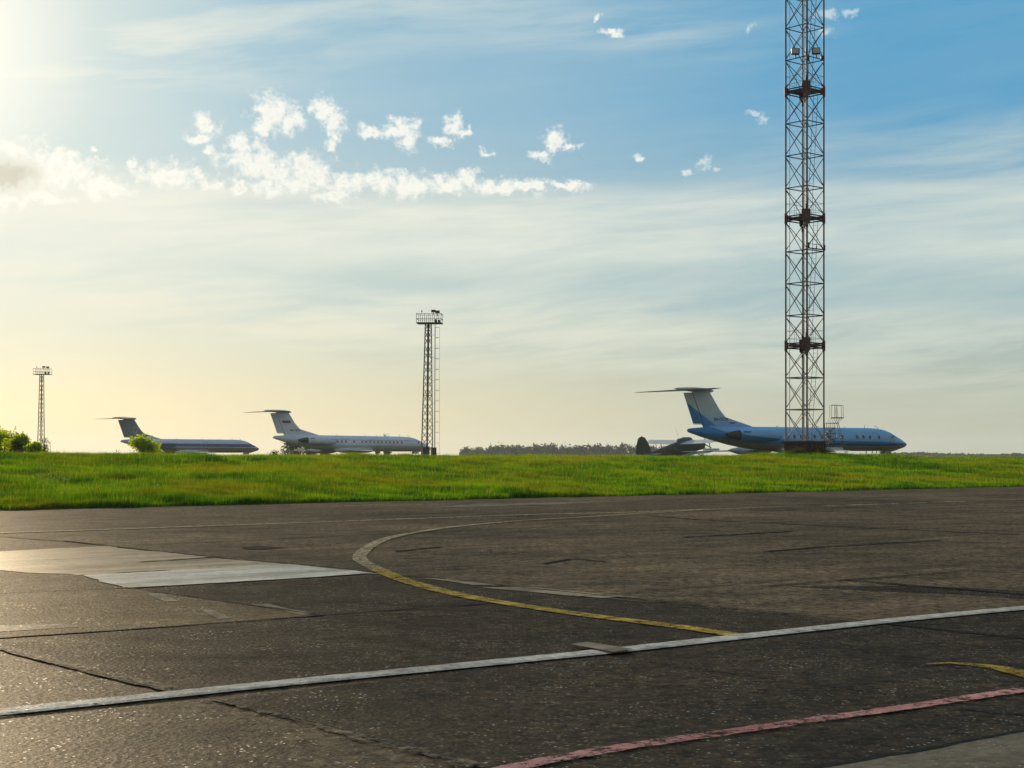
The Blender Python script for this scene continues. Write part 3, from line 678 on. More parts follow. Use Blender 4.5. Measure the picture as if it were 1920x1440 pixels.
def jet(name, label, liv, kind, loc, yaw, tilt, reg, tsp=7.3, group='retired jets parked in a row'):
    root = empty(name, loc, yaw, tilt); tag(root, label, 'airplane', group)
    body = empty('tmp', (0, 0, 0)); bpy.data.objects.remove(body)
    HZ = 2.75                                   # fuselage axis above the ground
    def build(mb, nm, mat, par=root, smooth=True):
        mb.v = [(v[0], v[1], v[2]) for v in mb.v]; o = mb.build(nm, mat, par, smooth)
        if par is root: o.location.z = HZ
        return o
    mb = MB(); mb.loft([[Vector((x, -r_ * math.cos(a), zc + r_ * math.sin(a))) for a in [2 * math.pi * k / 40 for k in range(40)]] for x, zc, r_ in SEC])
    build(mb, 'fuselage', liv)
    # wing root fairing and radome bulge
    mb = MB(); mb.loft([[Vector((x, -w_ * math.cos(a), -1.15 + h_ * math.sin(a))) for a in [2 * math.pi * k / 24 for k in range(24)]]
                        for x, w_, h_ in ((12, .2, .1), (13, .9, .35), (15, 1.4, .62), (18, 1.5, .72), (20.5, 1.35, .62), (22, .8, .35), (23, .2, .1))]); build(mb, 'wing_fairing', liv)
    mb = MB(); mb.loft([[Vector((x, -w_ * math.cos(a), zc + h_ * math.sin(a))) for a in [2 * math.pi * k / 20 for k in range(20)]]
                        for x, zc, w_, h_ in ((31.4, -1.25, .1, .05), (32, -1.28, .55, .22), (33, -1.22, .6, .28), (33.8, -1.08, .5, .26), (34.2, -.98, .1, .06))]); build(mb, 'chin_radome', M['pale_grey'] if kind == 'white' else liv)
    # fin and rudder
    def finpoly(nm, pts, th, par=root):
        mb = MB(); n = len(pts); cx = sum(p[0] for p in pts) / n; cz = sum(p[1] for p in pts) / n
        for s_ in (1,):
            A_ = [Vector((x, -th * f_, z)) for x, z, f_ in pts]; B_ = [Vector((x, th * f_, z)) for x, z, f_ in pts]
            ca, cb = Vector((cx, -th, cz)), Vector((cx, th, cz))
            mb.add(A_ + [ca], [(k, (k + 1) % n, n) for k in range(n)]); mb.add(B_ + [cb], [((k + 1) % n, k, n) for k in range(n)])
            mb.add(A_ + B_, [(k, n + k, n + (k + 1) % n, (k + 1) % n) for k in range(n)])
        return build(mb, nm, liv, par, False)
    finpoly('fin', [(.55, 5.45, .5), (3.15, 5.45, .35), (3.7, 4.6, .4), (4.6, 3.45, .45), (5.6, 2.5, .5), (6.5, 2.05, .55), (8.2, 1.72, .5), (9.6, 1.50, .4), (10.0, 1.30, .6), (5, .9, 1.2), (2.6, .9, 1.2), (2.15, 1.6, 1.)], .16)
    rd = finpoly('rudder', [(.50, 5.35, .6), (-.75, 5.30, .15), (-.3, 4.2, .15), (.2, 3.0, .15), (.70, 1.70, .15), (2.1, 1.70, .9)], .14)
    mb = MB(); mb.box((.0, 0, 0), (.05, .30, .1)); 
    seam = MB(); seam.tube((.53, -.10, 5.3), (2.12, -.155, 1.7), .028, 4); seam.tube((.75, -.03, 1.62), (2.4, -.16, 1.62), .03, 4, mi=0)
    build(seam, 'rudder_hinge', M['dark_steel'], rd, False).location.z = 0
    # tailplane
    for s_ in (1, -1):
        foil_ = foil(MB(), (3.3, -.1 * s_, 5.72), (-1.35, -tsp * s_, 5.55), 3.9, 1.05, .085)
        tl = build(foil_, 'tailplane', M['pale_grey'])
    mb = MB(); mb.loft([[Vector((x, -w_ * math.cos(a), zc + h_ * math.sin(a))) for a in [2 * math.pi * k / 18 for k in range(18)]]
                        for x, zc, w_, h_ in ((-2.1, 5.75, .03, .03), (-1.5, 5.74, .14, .13), (-.5, 5.72, .25, .21), (1, 5.68, .33, .29), (2.4, 5.64, .30, .26), (3.4, 5.6, .18, .2), (3.8, 5.58, .04, .04))]); build(mb, 'fin_fairing', M['pale_grey'])
    # wings
    for s_ in (1, -1):
        foil(mbw := MB(), (21.4, -.9 * s_, -1.25), (11.9, -14.5 * s_, -1.50), 7.6, 2.0, .10); wg = build(mbw, 'wing', M['pale_grey'])
        for q in (.42, .74):
            mb = MB(); x_, y_ = 15.2 - 4.6 * q, -(.9 + 13.6 * q) * s_; mb.box((x_ + .8, y_, -1.22), (2.6, .03, .28))
            build(mb, 'wing_fence', M['pale_grey'], wg, False).location.z = 0
        # gear pod with its bogie
        mb = MB(); yy = -4.75 * s_
        mb.loft([[Vector((x, yy - w_ * math.cos(a), zc + w_ * 1.05 * math.sin(a))) for a in [2 * math.pi * k / 16 for k in range(16)]]
                 for x, zc, w_ in ((10.0, -1.35, .04), (10.6, -1.36, .22), (11.8, -1.40, .44), (13.5, -1.44, .52), (15.5, -1.44, .46), (16.6, -1.40, .3), (17.2, -1.38, .08))]); build(mb, 'gear_pod', liv if kind == 'white' else M['pale_grey'])
        g_ = MB(); g_.tube((14.6, yy, -1.4), (14.2, yy, -2.3), .09, 8); g_.tube((13.2, yy, -1.7), (14.3, yy, -2.2), .05, 6); g_.tube((13.7, yy, -2.3), (14.8, yy, -2.3), .07, 6)
        gs = build(g_, 'main_gear', M['dark_steel'])
        for wx in (13.75, 14.75):
            for wy in (-.28, .28):
                wm = MB(); wm.tube((wx, yy + wy - .12, -2.3), (wx, yy + wy + .12, -2.3), .45, 18); build(wm, 'wheel', M['black'], gs).location.z = 0
    g_ = MB(); g_.tube((31.6, 0, -1.3), (31.4, 0, -2.42), .07, 8); g_.tube((30.8, 0, -1.4), (31.4, 0, -2.1), .035, 6); gs = build(g_, 'nose_gear', M['dark_steel'])
    for wy in (-.18, .18):
        wm = MB(); wm.tube((31.4, wy - .09, -2.42), (31.4, wy + .09, -2.42), .33, 16); build(wm, 'wheel', M['black'], gs).location.z = 0
    for wy in (-.35, .35):
        dm = MB(); dm.box((32.1, wy, -1.62), (1.1, .03, .45)); build(dm, 'gear_door', liv, root, False)
    # engines
    for s_ in (1, -1):
        yy = -2.15 * s_
        def eng(prof): return [[Vector((x, yy - r_ * math.cos(a), .42 + r_ * math.sin(a))) for a in [2 * math.pi * k / 28 for k in range(28)]] for x, r_ in prof]
        mb = MB(); mb.loft(eng([(5.8, .58), (6.4, .66), (8, .74), (10, .76), (11.2, .72), (11.8, .62)]), caps=False); mb.loft(eng([(11.8, .62), (11.82, .56), (11.2, .5)]), caps=True)
        nc_ = build(mb, 'engine_nacelle', liv)
        mb = MB(); mb.loft(eng([(4.0, .22), (4.5, .34), (5.0, .44), (5.8, .58), (5.85, .50), (5.0, .36), (4.8, .1)])); build(mb, 'engine_nozzle', M['soot'], nc_).location.z = 0
        mb = MB(); mb.loft(eng([(11.84, .64), (11.90, .60), (11.84, .54)]), caps=False); build(mb, 'intake_lip', M['bare'], nc_).location.z = 0
        mb = MB(); mb.box((8.4, yy * .66, .42), (4.4, 1.0, .22)); build(mb, 'engine_pylon', liv, root, False)
        if kind != 'blue' or True:
            mb = MB(); mb.box((6.5, yy - s_ * .70, .78), (1.1, .05, .10)); build(mb, 'thrust_door', M['lettering'], nc_, False).location.z = 0
    # windows, doors, cockpit glass
    if kind == 'blue': wx_ = [12.9, 14.1, 15.2, 16.3, 17.4, 18.5, 19.7, 20.8, 22.0, 23.1, 25.6, 26.7, 27.8, 29.4]; wz, ws, wh = .28, .46, .50
    elif kind == 'white': wx_ = [11.2 + .92 * k for k in range(19)]; wz, ws, wh = .30, .36, .46
    else: wx_ = [13 + .92 * k for k in range(17)]; wz, ws, wh = .22, .30, .36
    for i, x in enumerate(wx_):
        for s_ in (1, -1):
            wm = MB(); patch(wm, x, wz, ws, wh, s_, .014)
            wo = build(wm, 'window', M['glass'] if not (kind == 'white' and i in (5, 7)) else M['bright_glass'], root)
    for s_ in (1, -1):
        wm = MB(); patch(wm, 32.0, wz, .4, .42, s_, .016); build(wm, 'window', M['glass'])
        if kind == 'blue':
            wm = MB(); patch(wm, 32.3, .62, .30, .18, s_, .02, shape=6); build(wm, 'cockpit_window', M['glass'])
        for x in (31.95, 10.4 if kind == 'white' else 20.3):      # door outline
            dm = MB()
            pts = []
            for a, b in ((-.42, -.62), (.42, -.62), (.42, .78), (-.42, .78)):
                zz, rr = sec(x + a); p = surf(x + a, math.asin(max(-.99, min(.99, (b - zz) / rr))), .006); p.y *= s_; pts.append(p)
            for a, b in zip(pts, pts[1:] + pts[:1]):
                zz = [a.lerp(b, q / 6) for q in range(7)]
                def lift(p): zc, rr = sec(p.x); v = Vector((0, p.y, p.z - zc)); v = v.normalized() * (rr + .006); return Vector((p.x, v.y, v.z + zc))
                dm.path([lift(p) for p in zz], .016, 4)
            build(dm, 'door_seal', M['dark_steel'], root, False)
        # cockpit glazing
        for (xa, za, w_, h_) in ((33.05, .36, .34, .26), (32.65, .52, .34, .30)):
            wm = MB(); patch(wm, xa, za, w_, h_, s_, .02, shape=5); build(wm, 'cockpit_window', M['glass'])
    wm = MB()
    for a0 in (-1, 1):
        pts = [surf(33.15 + dx, R(ad), .02) for dx, ad in ((-.25, 90 - a0 * 4), (.3, 90 - a0 * 4), (.2, 90 - a0 * 30), (-.3, 90 - a0 * 30))]; wm.add(pts, [(0, 1, 2, 3)])
    build(wm, 'windscreen', M['glass'], root, False)
    # aerials along the roof
    for x, hh, sw in ((28.3, .42, .10), (30.6, .36, -.55), (24.8, .14, .1), (13.6, .12, .3), (20.2, .14, .3)):
        zc, rr = sec(x); a_ = MB(); a_.tube((x, 0, zc + rr - .05), (x + (0 if sw > 0 else -.05), 0, zc + rr + hh * .55), .035, 5); a_.tube((x + (0 if sw > 0 else -.05), 0, zc + rr + hh * .5), (x + sw, 0, zc + rr + hh), .028, 5)
        build(a_, 'aerial', M['dark_steel'], root, False)
    for x in (9.2, 10.6, 12.2): 
        dm = MB(); patch(dm, x, 1.12, .34, .10, 1, .012, shape=5); build(dm, 'vent', M['lettering'], root)
    if reg:
        text_part(reg, .52, M['lettering'], root, (4.75 if kind == 'blue' else 4.5, -.175, HZ + 2.10), True)
        for z_, mt in ((0, 'flag_white'), (-.14, 'flag_blue'), (-.28, 'flag_red')):
            if kind == 'blue': fm = MB(); fm.box((6.55, -.14, 2.05 + z_ * .8), (.75, .06, .11)); build(fm, 'flag_stripe', M[mt], root, False)
            else: fm = MB(); sh = (z_ + .14) * -.5; fm.box((2.55 + sh * 1.6 , -.155, 4.15 + z_ * 1.7), (1.75, .04, .235)); build(fm, 'flag_stripe', M[mt], root, False)
    return root
lv_b, lv_w, lv_d = livery('blue_and_pale_livery', 'blue'), livery('white_livery', 'white'), livery('dark_band_livery', 'dark')
q = at(1291, 192); q.z = 1.20
JET1 = jet('jet_airliner', 'pale blue jet airliner with blue belt stripe and rudder behind the tall mast', lv_b, 'blue', q, R(33), R(-.1), 'RA-65619', 7.6)
q = at(513, 301); q.z = 1.82
JET2 = jet('jet_airliner', 'white jet airliner with a flag on its fin, nose behind the larger floodlight tower', lv_w, 'white', q, R(40), R(.3), 'RA-65063')
q = at(227, 344); q.z = 1.6
JET3 = jet('jet_airliner', 'farthest jet airliner with dark tail and dark window band behind the round bush', lv_d, 'dark', q, R(46), R(0), None, 6.7)
em = MB()                       # pale ring emblem on the dark tail
for k in range(16):
    a0, a1 = R(20 + k * 20), R(20 + (k + 1) * 20); em.tube((3.3 + .62 * math.cos(a0), -.17, 3.3 + .62 * math.sin(a0)), (3.3 + .62 * math.cos(a1), -.17, 3.3 + .62 * math.sin(a1)), .09, 4)
eo = em.build('tail_emblem', M['pale_grey'], JET3); eo.location.z = 2.75

# ------------------------------------------------------------------ biplane
def biplane():
    d = 255; q = at(1209, d, .90); root = empty('biplane', q, R(34), 0)
    tag(root, 'dark green biplane with pale wings, parked beside the tail of the blue jet', 'airplane')
    PT = Matrix.Rotation(R(-9.5), 3, 'Y'); HZ = .80
    def build(mb, nm, mat, par=root, smooth=True):
        mb.v = [tuple(PT @ Vector(v) + Vector((0, 0, HZ))) for v in mb.v]; return mb.build(nm, mat, par, smooth)
    mb = MB(); rings = []
    for x, zc, w_, h_ in ((0, .15, .10, .35), (1, .15, .25, .5), (3, .2, .5, .72), (5, .25, .72, .95), (6.5, .3, .85, 1.12), (9, .3, .88, 1.15), (9.6, .3, .82, 1.0), (10.6, .22, .75, .78), (11.6, .18, .72, .72), (11.9, .18, .55, .55)):
        rings.append([Vector((x, -math.copysign(abs(math.cos(a)) ** .75, math.cos(a)) * w_, zc + math.copysign(abs(math.sin(a)) ** .75, math.sin(a)) * h_)) for a in [2 * math.pi * k / 24 for k in range(24)]])
    mb.loft(rings); build(mb, 'fuselage', M['green_paint'])
    mb = MB(); pr = [(a_ * 1.3 + .1, b_) for a_, b_ in [(.9, .2), (.95, 1.2), (.7, 2.1), (.35, 3.05), (-.15, 3.40), (-.65, 3.2), (-1.05, 2.2), (-1.25, 1.3), (-1.3, .4), (-1.25, -.35), (-.6, -.45), (.2, -.2)]]
    n = len(pr); a_ = [Vector((x, -.07, z)) for x, z in pr]; b_ = [Vector((x, .07, z)) for x, z in pr]
    mb.add(a_ + b_, [tuple(range(n)), tuple(range(n, 2 * n))[::-1]] + [(k, n + k, n + (k + 1) % n, (k + 1) % n) for k in range(n)]); build(mb, 'fin', M['green_paint'], root, False)
    mb = MB(); mb.tube((-.42, -.085, 2.9), (-.42, -.085, 0), .02, 4); build(mb, 'rudder_hinge', M['lettering'], root, False)
    for s_ in (1, -1):
        build(foil(MB(), (1.2, -.1 * s_, .55), (1.0, -3.3 * s_, .55), 1.6, 1.1, .09), 'tailplane', M['green_paint'])
        build(foil(MB(), (9.0, -.3 * s_, 1.35), (8.7, -9. * s_, 1.55), 2.5, 2.3, .10, inc=.12), 'upper_wing', M['pale_grey'])
        build(foil(MB(), (8.9, -.6 * s_, -.55), (8.7, -7. * s_, -.25), 2.0, 1.9, .10, inc=.08), 'lower_wing', M['pale_grey'])
        st_ = MB(); y_ = -5.9 * s_
        st_.tube((8.3, y_, -.25), (8.2, y_, 1.45), .07, 6); st_.tube((7.3, y_, -.25), (7.2, y_, 1.4), .05, 6)
        st_.tube((8.0, -1 * s_, -.5), (8.2, y_, 1.45), .018, 4); st_.tube((8.0, y_, -.3), (8.2, -1 * s_, 1.6), .018, 4); build(st_, 'wing_strut', M['dark_steel'], root, False)
        g_ = MB(); g_.tube((9.4, -.7 * s_, -.5), (9.9, -1.7 * s_, -1.35), .07, 8); gs = build(g_, 'main_gear', M['dark_steel'])
        wm = MB(); wm.tube((9.9, -1.6 * s_, -1.5), (9.9, -1.9 * s_, -1.5), .45, 16); build(wm, 'wheel', M['black'], gs)
    mb = MB(); mb.loft([[Vector((x, -w_ * math.cos(a), 1.25 + h_ * math.sin(a))) for a in [math.pi * k / 10 for k in range(11)]] for x, w_, h_ in ((6.6, .3, .1), (7.1, .75, .62), (8.2, .85, .72), (9.3, .8, .55), (9.7, .4, .1))], closed=False, caps=False); build(mb, 'canopy', M['glass'])
    mb = MB(); mb.tube((7.2, 0, 1.9), (6.8, 0, 3.6), .02, 4); build(mb, 'aerial', M['pale_grey'], root, False)
    mb = MB(); mb.tube((11.9, 0, .18), (12.4, 0, .18), .12, 8); hb = build(mb, 'propeller_hub', M['dark_steel'])
    for a in (20, 110, 200, 290):
        mb = MB(); v = Vector((0, math.cos(R(a)), math.sin(R(a)))); mb.tube(Vector((12.2, 0, .18)) + v * .1, Vector((12.2, 0, .18)) + v * 1.75, .10, 4, .05); build(mb, 'propeller_blade', M['lettering'], hb)
    for x in (3.4, 4.5, 5.6):
        wm = MB(); wm.tube((x, -.60 - (x - 3.4) * .1, .5), (x, -.66 - (x - 3.4) * .1, .5), .15, 12); build(wm, 'window', M['glass'])
    return root
biplane()

# ------------------------------------------------------------------ tall lattice mast
def mast():
    d = 128.; s = F / d; base = at(1509, d); gz_ = float(height(base.x, base.y)); base.z = gz_
    root = empty('lattice_mast', base, R(-4)); tag(root, 'tall square lattice mast in front of the blue jet, running past the top edge', 'mast')
    Rr = 35.3 / s; cs = [Vector((Rr * math.cos(R(a)), Rr * math.sin(R(a)), 0)) for a in (-90, 0, 90, 180)]
    zz = lambda py: EYE + (860 - py) / s - gz_
    lv = [827, 768, 708.5, 648.5, 592, 532, 472, 410, 353, 292.5, 232, 172, 113, 53, -7, -67, -127]
    plates = (648.5, 410, 172, -67)
    def colr(py): return 'white_paint' if py > 709 else 'maroon' if py > 591 else 'steel' if py > 411 else 'maroon' if py > 352 else 'steel' if py > 173 else 'maroon' if py > 112 else 'steel'
    ext = [(MB(), m_) for m_ in ('white_paint', 'maroon', 'steel')]
    for i, c in enumerate(cs):
        mbs = MB(); ms = ['white_paint', 'maroon', 'steel']
        for a, b in zip(lv, lv[1:]): mbs.tube(c + Vector((0, 0, zz(a))), c + Vector((0, 0, zz(b))),   .068, 8, mi=ms.index(colr(b + 1)))
        mbs.tube(c + Vector((0, 0, 0)), c + Vector((0, 0, zz(827))), .09, 8, mi=1)
        mbs.build('leg', [M[m_] for m_ in ms], root)
    for i in range(4):
        a, b = cs[i], cs[(i + 1) % 4]; br = MB(); ms = ['white_paint', 'maroon', 'steel']
        for u_, v_ in zip(lv, lv[1:]):
            if v_ == -127: continue
            k = ms.index(colr(v_ + 1)); z0, z1 = zz(u_) , zz(v_)
            off0 = .12 if u_ not in plates else .30; off1 = .12 if v_ not in plates else .30
            br.tube(a + Vector((0, 0, z0 + off0)), b + Vector((0, 0, z1 - off1)), .030, 5, mi=k)
            br.tube((b + Vector((0, 0, z0 + off0))) * 1.0, a + Vector((0, 0, z1 - off1)), .030, 5, mi=k)
        br.build('cross_bracing', [M[m_] for m_ in ms], root)
    for py in lv[:-1]:
        fr = MB(); z = zz(py)
        for i in range(4): fr.tube(cs[i] + Vector((0, 0, z)), cs[(i + 1) % 4] + Vector((0, 0, z)), .042, 6)
        fr.build('ring_frame', M[colr(py - 1)], root)
        if py in plates:
            for i in range(4):        # gusset plates on the legs and deep doubled beams
                g_ = MB(); a, b = cs[i], cs[(i + 1) % 4]
                g_.tube(a + Vector((0, 0, z + .17)), b + Vector((0, 0, z + .17)), .05, 6); g_.tube(a + Vector((0, 0, z - .17)), b + Vector((0, 0, z - .17)), .05, 6)
                g_.build('splice_beam', M['maroon'], root)
                g_ = MB(); e_ = (b - a).normalized(); f_ = (cs[i - 1] - a).normalized()
                for e in (e_, f_):
                    nrm = Vector((e.y, -e.x, 0)) * .012
                    pts = [a + Vector((0, 0, z - .62)), a + e * .40 + Vector((0, 0, z - .40)), a + e * .46 + Vector((0, 0, z + .55)), a + Vector((0, 0, z + .62))] if i in (0, 2) else \
                          [a + Vector((0, 0, z - .36)), a + e * .22 + Vector((0, 0, z - .25)), a + e * .22 + Vector((0, 0, z + .25)), a + Vector((0, 0, z + .36))]
                    g_.add([p + nrm for p in pts] + [p - nrm for p in pts], [(0, 1, 2, 3), (7, 6, 5, 4), (0, 4, 5, 1), (1, 5, 6, 2), (2, 6, 7, 3), (3, 7, 4, 0)])
                g_.tube(a + Vector((0, 0, z - (.85 if i in (0, 2) else .4))), a + Vector((0, 0, z + (.95 if i in (0, 2) else .4))), .12, 8)
                g_.build('gusset_plate', M['maroon'], root)
            pf = MB(); pf.add([c * .97 + Vector((0, 0, z + .02)) for c in cs] + [c * .97 + Vector((0, 0, z + .07)) for c in cs], [(0, 1, 2, 3), (7, 6, 5, 4)] + [(k, 4 + k, 4 + (k + 1) % 4, (k + 1) % 4) for k in range(4)])
            pf.build('platform', M['maroon'], root)
            gr = MB()
            for hgt in (.55, 1.15):
                for i in range(4): gr.tube(cs[i] * .98 + Vector((0, 0, z + hgt)), cs[(i + 1) % 4] * .98 + Vector((0, 0, z + hgt)), .014, 4)
            for i in range(4):
                m_ = cs[i].lerp(cs[(i + 1) % 4], .5); gr.tube(m_ + Vector((0, 0, z + .05)), m_ + Vector((0, 0, z + 1.15)), .014, 4)
            gr.build('guard_rail', M['dark_steel'], root)
    # inclined ladders between the platforms
    pl = [827, 648.5, 410, 172, -67]
    for a, b in zip(pl, pl[1:]):
        la = MB(); p0 = Vector((.38, .25, zz(a))); p1 = Vector((.86, .05, zz(b))); wv = Vector((.17, .10, 0))
        la.tube(p0 - wv, p1 - wv, .018, 4); la.tube(p0 + wv, p1 + wv, .018, 4); n_ = int((p1 - p0).length / .36)
        for k in range(n_): q = p0.lerp(p1, (k + .5) / n_); la.tube(q - wv, q + wv, .011, 4)
        la.build('ladder', M['dark_steel'], root)
    cb = MB(); cb.tube((-1.15, .1, 0), (-1.15, .1, zz(-127)), .022, 5); cb.build('cable', M['lettering'], root)
    cb = MB(); cb.tube((.10, -.9, 1.2), (.10, -.9, zz(-127)), .05, 6); cb.build('cable_duct', M['white_paint'], root)
    cb = MB(); cb.tube((.0, .55, 1.2), (.0, .55, zz(-127)), .035, 6); cb.build('conduit', M['pale_grey'], root)
    # two box floodlights on the ring at the upper section
    for px, sz in ((1490, (.60, .34, .46)), (1528.5, (.62, .34, .46))):
        x = (px - 1509) / s; z = zz(99.5)
        hd = MB(); hd.box((x, -.55, z), sz, R(12 if x < 0 else -10)); 
        ho = hd.build('floodlight', M['dark_steel'], root)
        sk = MB(); sk.box((x, -.55 - .185, z), (sz[0] - .1, .03, sz[2] - .1), R(12 if x < 0 else -10)); sk.build('lens', M['pale_grey'], ho)
        sk = MB(); sk.tube((x, -.55, z - .2), (x + .05, -.5, zz(113)), .05, 6); sk.build('bracket', M['dark_steel'], ho)
    b_ = MB(); b_.box((.05, -.8, zz(101)), (.18, .2, .45)); b_.box((1.33, .0, zz(109)), (.22, .2, .22)); b_.box((.15, -.85, zz(114)), (.22, .2, .42)); b_.build('junction_box', M['lettering'], root)
    # small side walkway at the right
    z = zz(466); b_ = MB()
    b_.tube((.1, -1.35, z - .12), (1.50, -.02, z - .12), .05, 5); b_.tube((.1, -1.35, z + .22), (1.5, -.02, z + .22), .02, 4); b_.box((1.5, -.02, z + .04), (.14, .14, .42)); b_.box((.82, -.6, z), (.09, .09, .25)); b_.box((.15, -1.3, z + .1), (.14, .14, .4)); b_.build('side_walkway', M['dark_steel'], root)
    # base: rust-red steel enclosure round the feet
    b_ = MB(); hb = zz(828)
    b_.box((0, 0, hb / 2 - .05), (2.25, 2.25, hb), R(45)); b_.box((0, 0, hb - .03), (2.42, 2.42, .10), R(45))
    for k in range(4):
        a = R(45 + 90 * k); c_ = Vector((math.cos(a), math.sin(a), 0)) * 1.13
        for j in (-.8, -.27, .27, .8): q = c_ + Vector((-math.sin(a), math.cos(a), 0)) * j; b_.box((q.x, q.y, hb / 2), (.05, .05, hb - .1), a)
    b_.build('base_enclosure', M['rust'], root)
    return root
mast()
# weeds and scrap at the mast foot
q = gz(1540, 127); plant('bush', 'dark weedy clump at the right foot of the tall lattice mast', 'bush', q, 2.6, 1.0, 2600, .07, M['leaf_dark'], 41, lobes=5, trunk=False, spiky=8)
q = gz(1497, 125.5); plant('bush', 'tall weeds growing against the rust-red mast base', 'bush', q, 2.4, .95, 1800, .07, M['leaf_dark'], 42, lobes=4, trunk=False, spiky=10)

# ------------------------------------------------------------------ floodlight towers
def tower(px, d, label, ladder=True):
    base = at(px, d); base.z = float(height(base.x, base.y)); root = empty('floodlight_tower', base, R(-3)); tag(root, label, 'tower', 'floodlight towers over the apron')
    s = 13.4                                                    # photo pixels per metre at 231 m
    H = 19.05; legs = []
    def prof(q): return ((-1.18 + q * .56), (.36 - .16 * q))    # left and right leg lines, foot -> top
    def cor(q):
        l, r_ = prof(q); w_ = (r_ - l) * .5
        return [Vector((l, -w_ * .35, q * H)), Vector(((l + r_) / 2 + .12, -w_ * 1.1, q * H)), Vector((r_, w_ * .35, q * H)), Vector(((l + r_) / 2 - .12, w_ * 1.1, q * H))]
    for i in range(4):
        mb = MB(); mb.tube(cor(0)[i] - Vector((0, 0, .1)), cor(1)[i], .075, 6); mb.build('leg', M['dark_steel'], root)
    for i in range(4):
        mb = MB(); NP = 19
        for k in range(NP):
            a, b = cor(k / NP), cor((k + 1) / NP); j = (i + 1) % 4
            if k % 2: mb.tube(a[i], b[j], .042, 4)
            else: mb.tube(a[j], b[i], .042, 4)
            if k in (1, 9, 18): mb.tube(a[i], a[j], .055, 4)
        mb.build('cross_bracing', M['dark_steel'], root)
    cx = -.03; pf = MB(); z = H
    pf.box((cx, 0, z + .05), (3.5, 2.6, .12)); pl = pf.build('platform', M['dark_steel'], root)
    rl = MB()
    for hz in (.62, 1.32):
        for y in (-1.27, 1.27): rl.tube((cx - 1.72, y, z + hz), (cx + 1.72, y, z + hz), .04, 4)
        for x in (-1.72, 1.72): rl.tube((cx + x, -1.27, z + hz), (cx + x, 1.27, z + hz), .04, 4)
    for y in (-1.27, 1.27):
        for k in range(7): x = -1.72 + k * 3.44 / 6; rl.tube((cx + x, y, z), (cx + x, y, z + 1.32), .035, 4)
    rl.build('guard_rail', M['dark_steel'], root)
    for x, y in ((.6, -.9), (1.05, .4)):
        fl_ = MB(); fl_.box((cx + x, y, z + 1.68), (.62, .5, .34), R(10)); fo = fl_.build('floodlight', M['dark_steel'], root)
        st_ = MB(); st_.tube((cx + x, y, z + 1.1), (cx + x, y, z + 1.55), .04, 5); st_.build('bracket', M['dark_steel'], fo)
    fl_ = MB(); fl_.tube((cx - 1.0, -.9, z + 1.3), (cx - 1.0, -.9, z + 1.62), .03, 5); fl_.box((cx - 1.0, -.9, z + 1.68), (.16, .16, .2)); fl_.build('beacon', M['dark_steel'], root)
    for x, y in ((.9, -.6), (1.3, .2)):
        fl_ = MB(); fl_.box((cx + x, y, z + .35), (.3, .3, .4)); fl_.build('junction_box', M['lettering'], root)
    if ladder:
        ld = MB(); x0 = .62
        ld.tube((x0, -.3, 0), (x0 + .12, -.3, H), .025, 4); ld.tube((x0, .1, 0), (x0 + .12, .1, H), .025, 4)
        for k in range(int(H / .35)): zz_ = k * .35 + .2; ld.tube((x0 + .12 * zz_ / H, -.3, zz_), (x0 + .12 * zz_ / H, .1, zz_), .014, 3)
        for k in range(6): zz_ = (k + .5) * H / 6; ld.tube((x0 - .3, 0, zz_), (x0 + .06, -.1, zz_), .025, 4)
        lo = ld.build('ladder', M['dark_steel'], root)
        cg = MB(); pts = lambda zz_: [Vector((x0 + .12 + .62 * math.sin(R(a)), -.1 - .42 * math.cos(R(a)), zz_)) for a in (0, 30, 60, 90, 120, 150, 180)]
        nh = 13; z0 = .9
        for k in range(nh): cg.path(pts(z0 + (H - .5 - z0) * k / (nh - 1)), .020, 3)
        for k in (0, 3, 6): cg.tube(pts(z0)[k], pts(H - .5)[k], .017, 3)
        cg.build('ladder_cage', M['steel'], root)
    fb = MB(); fb.box((-.4, 0, .1), (2.1, 1.6, .4)); fb.build('footing', M['concrete_block'], root)
    return root
tower(806, 231, 'floodlight tower with a caged ladder, its foot in front of the white jet nose', True)
tower(80, 372, 'smaller distant floodlight tower rising from the bushes at the far left', False)
def crate(px, d, top, wm, label):
    q = at(px, d); z0 = q.z = float(height(q.x, q.y)); h_ = zof(top, d) - z0; root = empty('equipment_cabinet', q, R(20)); tag(root, label, 'cabinet')
    b = MB(); b.box((0, 0, h_ / 2), (wm, .7, h_)); b.build('body', M['dark_steel'], root)
    b = MB(); b.box((0, 0, h_ + .03), (wm + .12, .82, .07)); b.build('lid', M['soot'], root)
    b = MB(); b.box((.05, -.36, h_ / 2), (wm * .42, .03, h_ * .8)); b.box((-wm * .3, -.36, h_ / 2), (wm * .3, .03, h_ * .8)); b.build('door', M['lettering'], root)
    return root
crate(798, 229, 840, .95, 'dark cabinet under the middle floodlight tower')
crate(813, 229.5, 840, .62, 'small dark cabinet at the right foot of the middle floodlight tower')

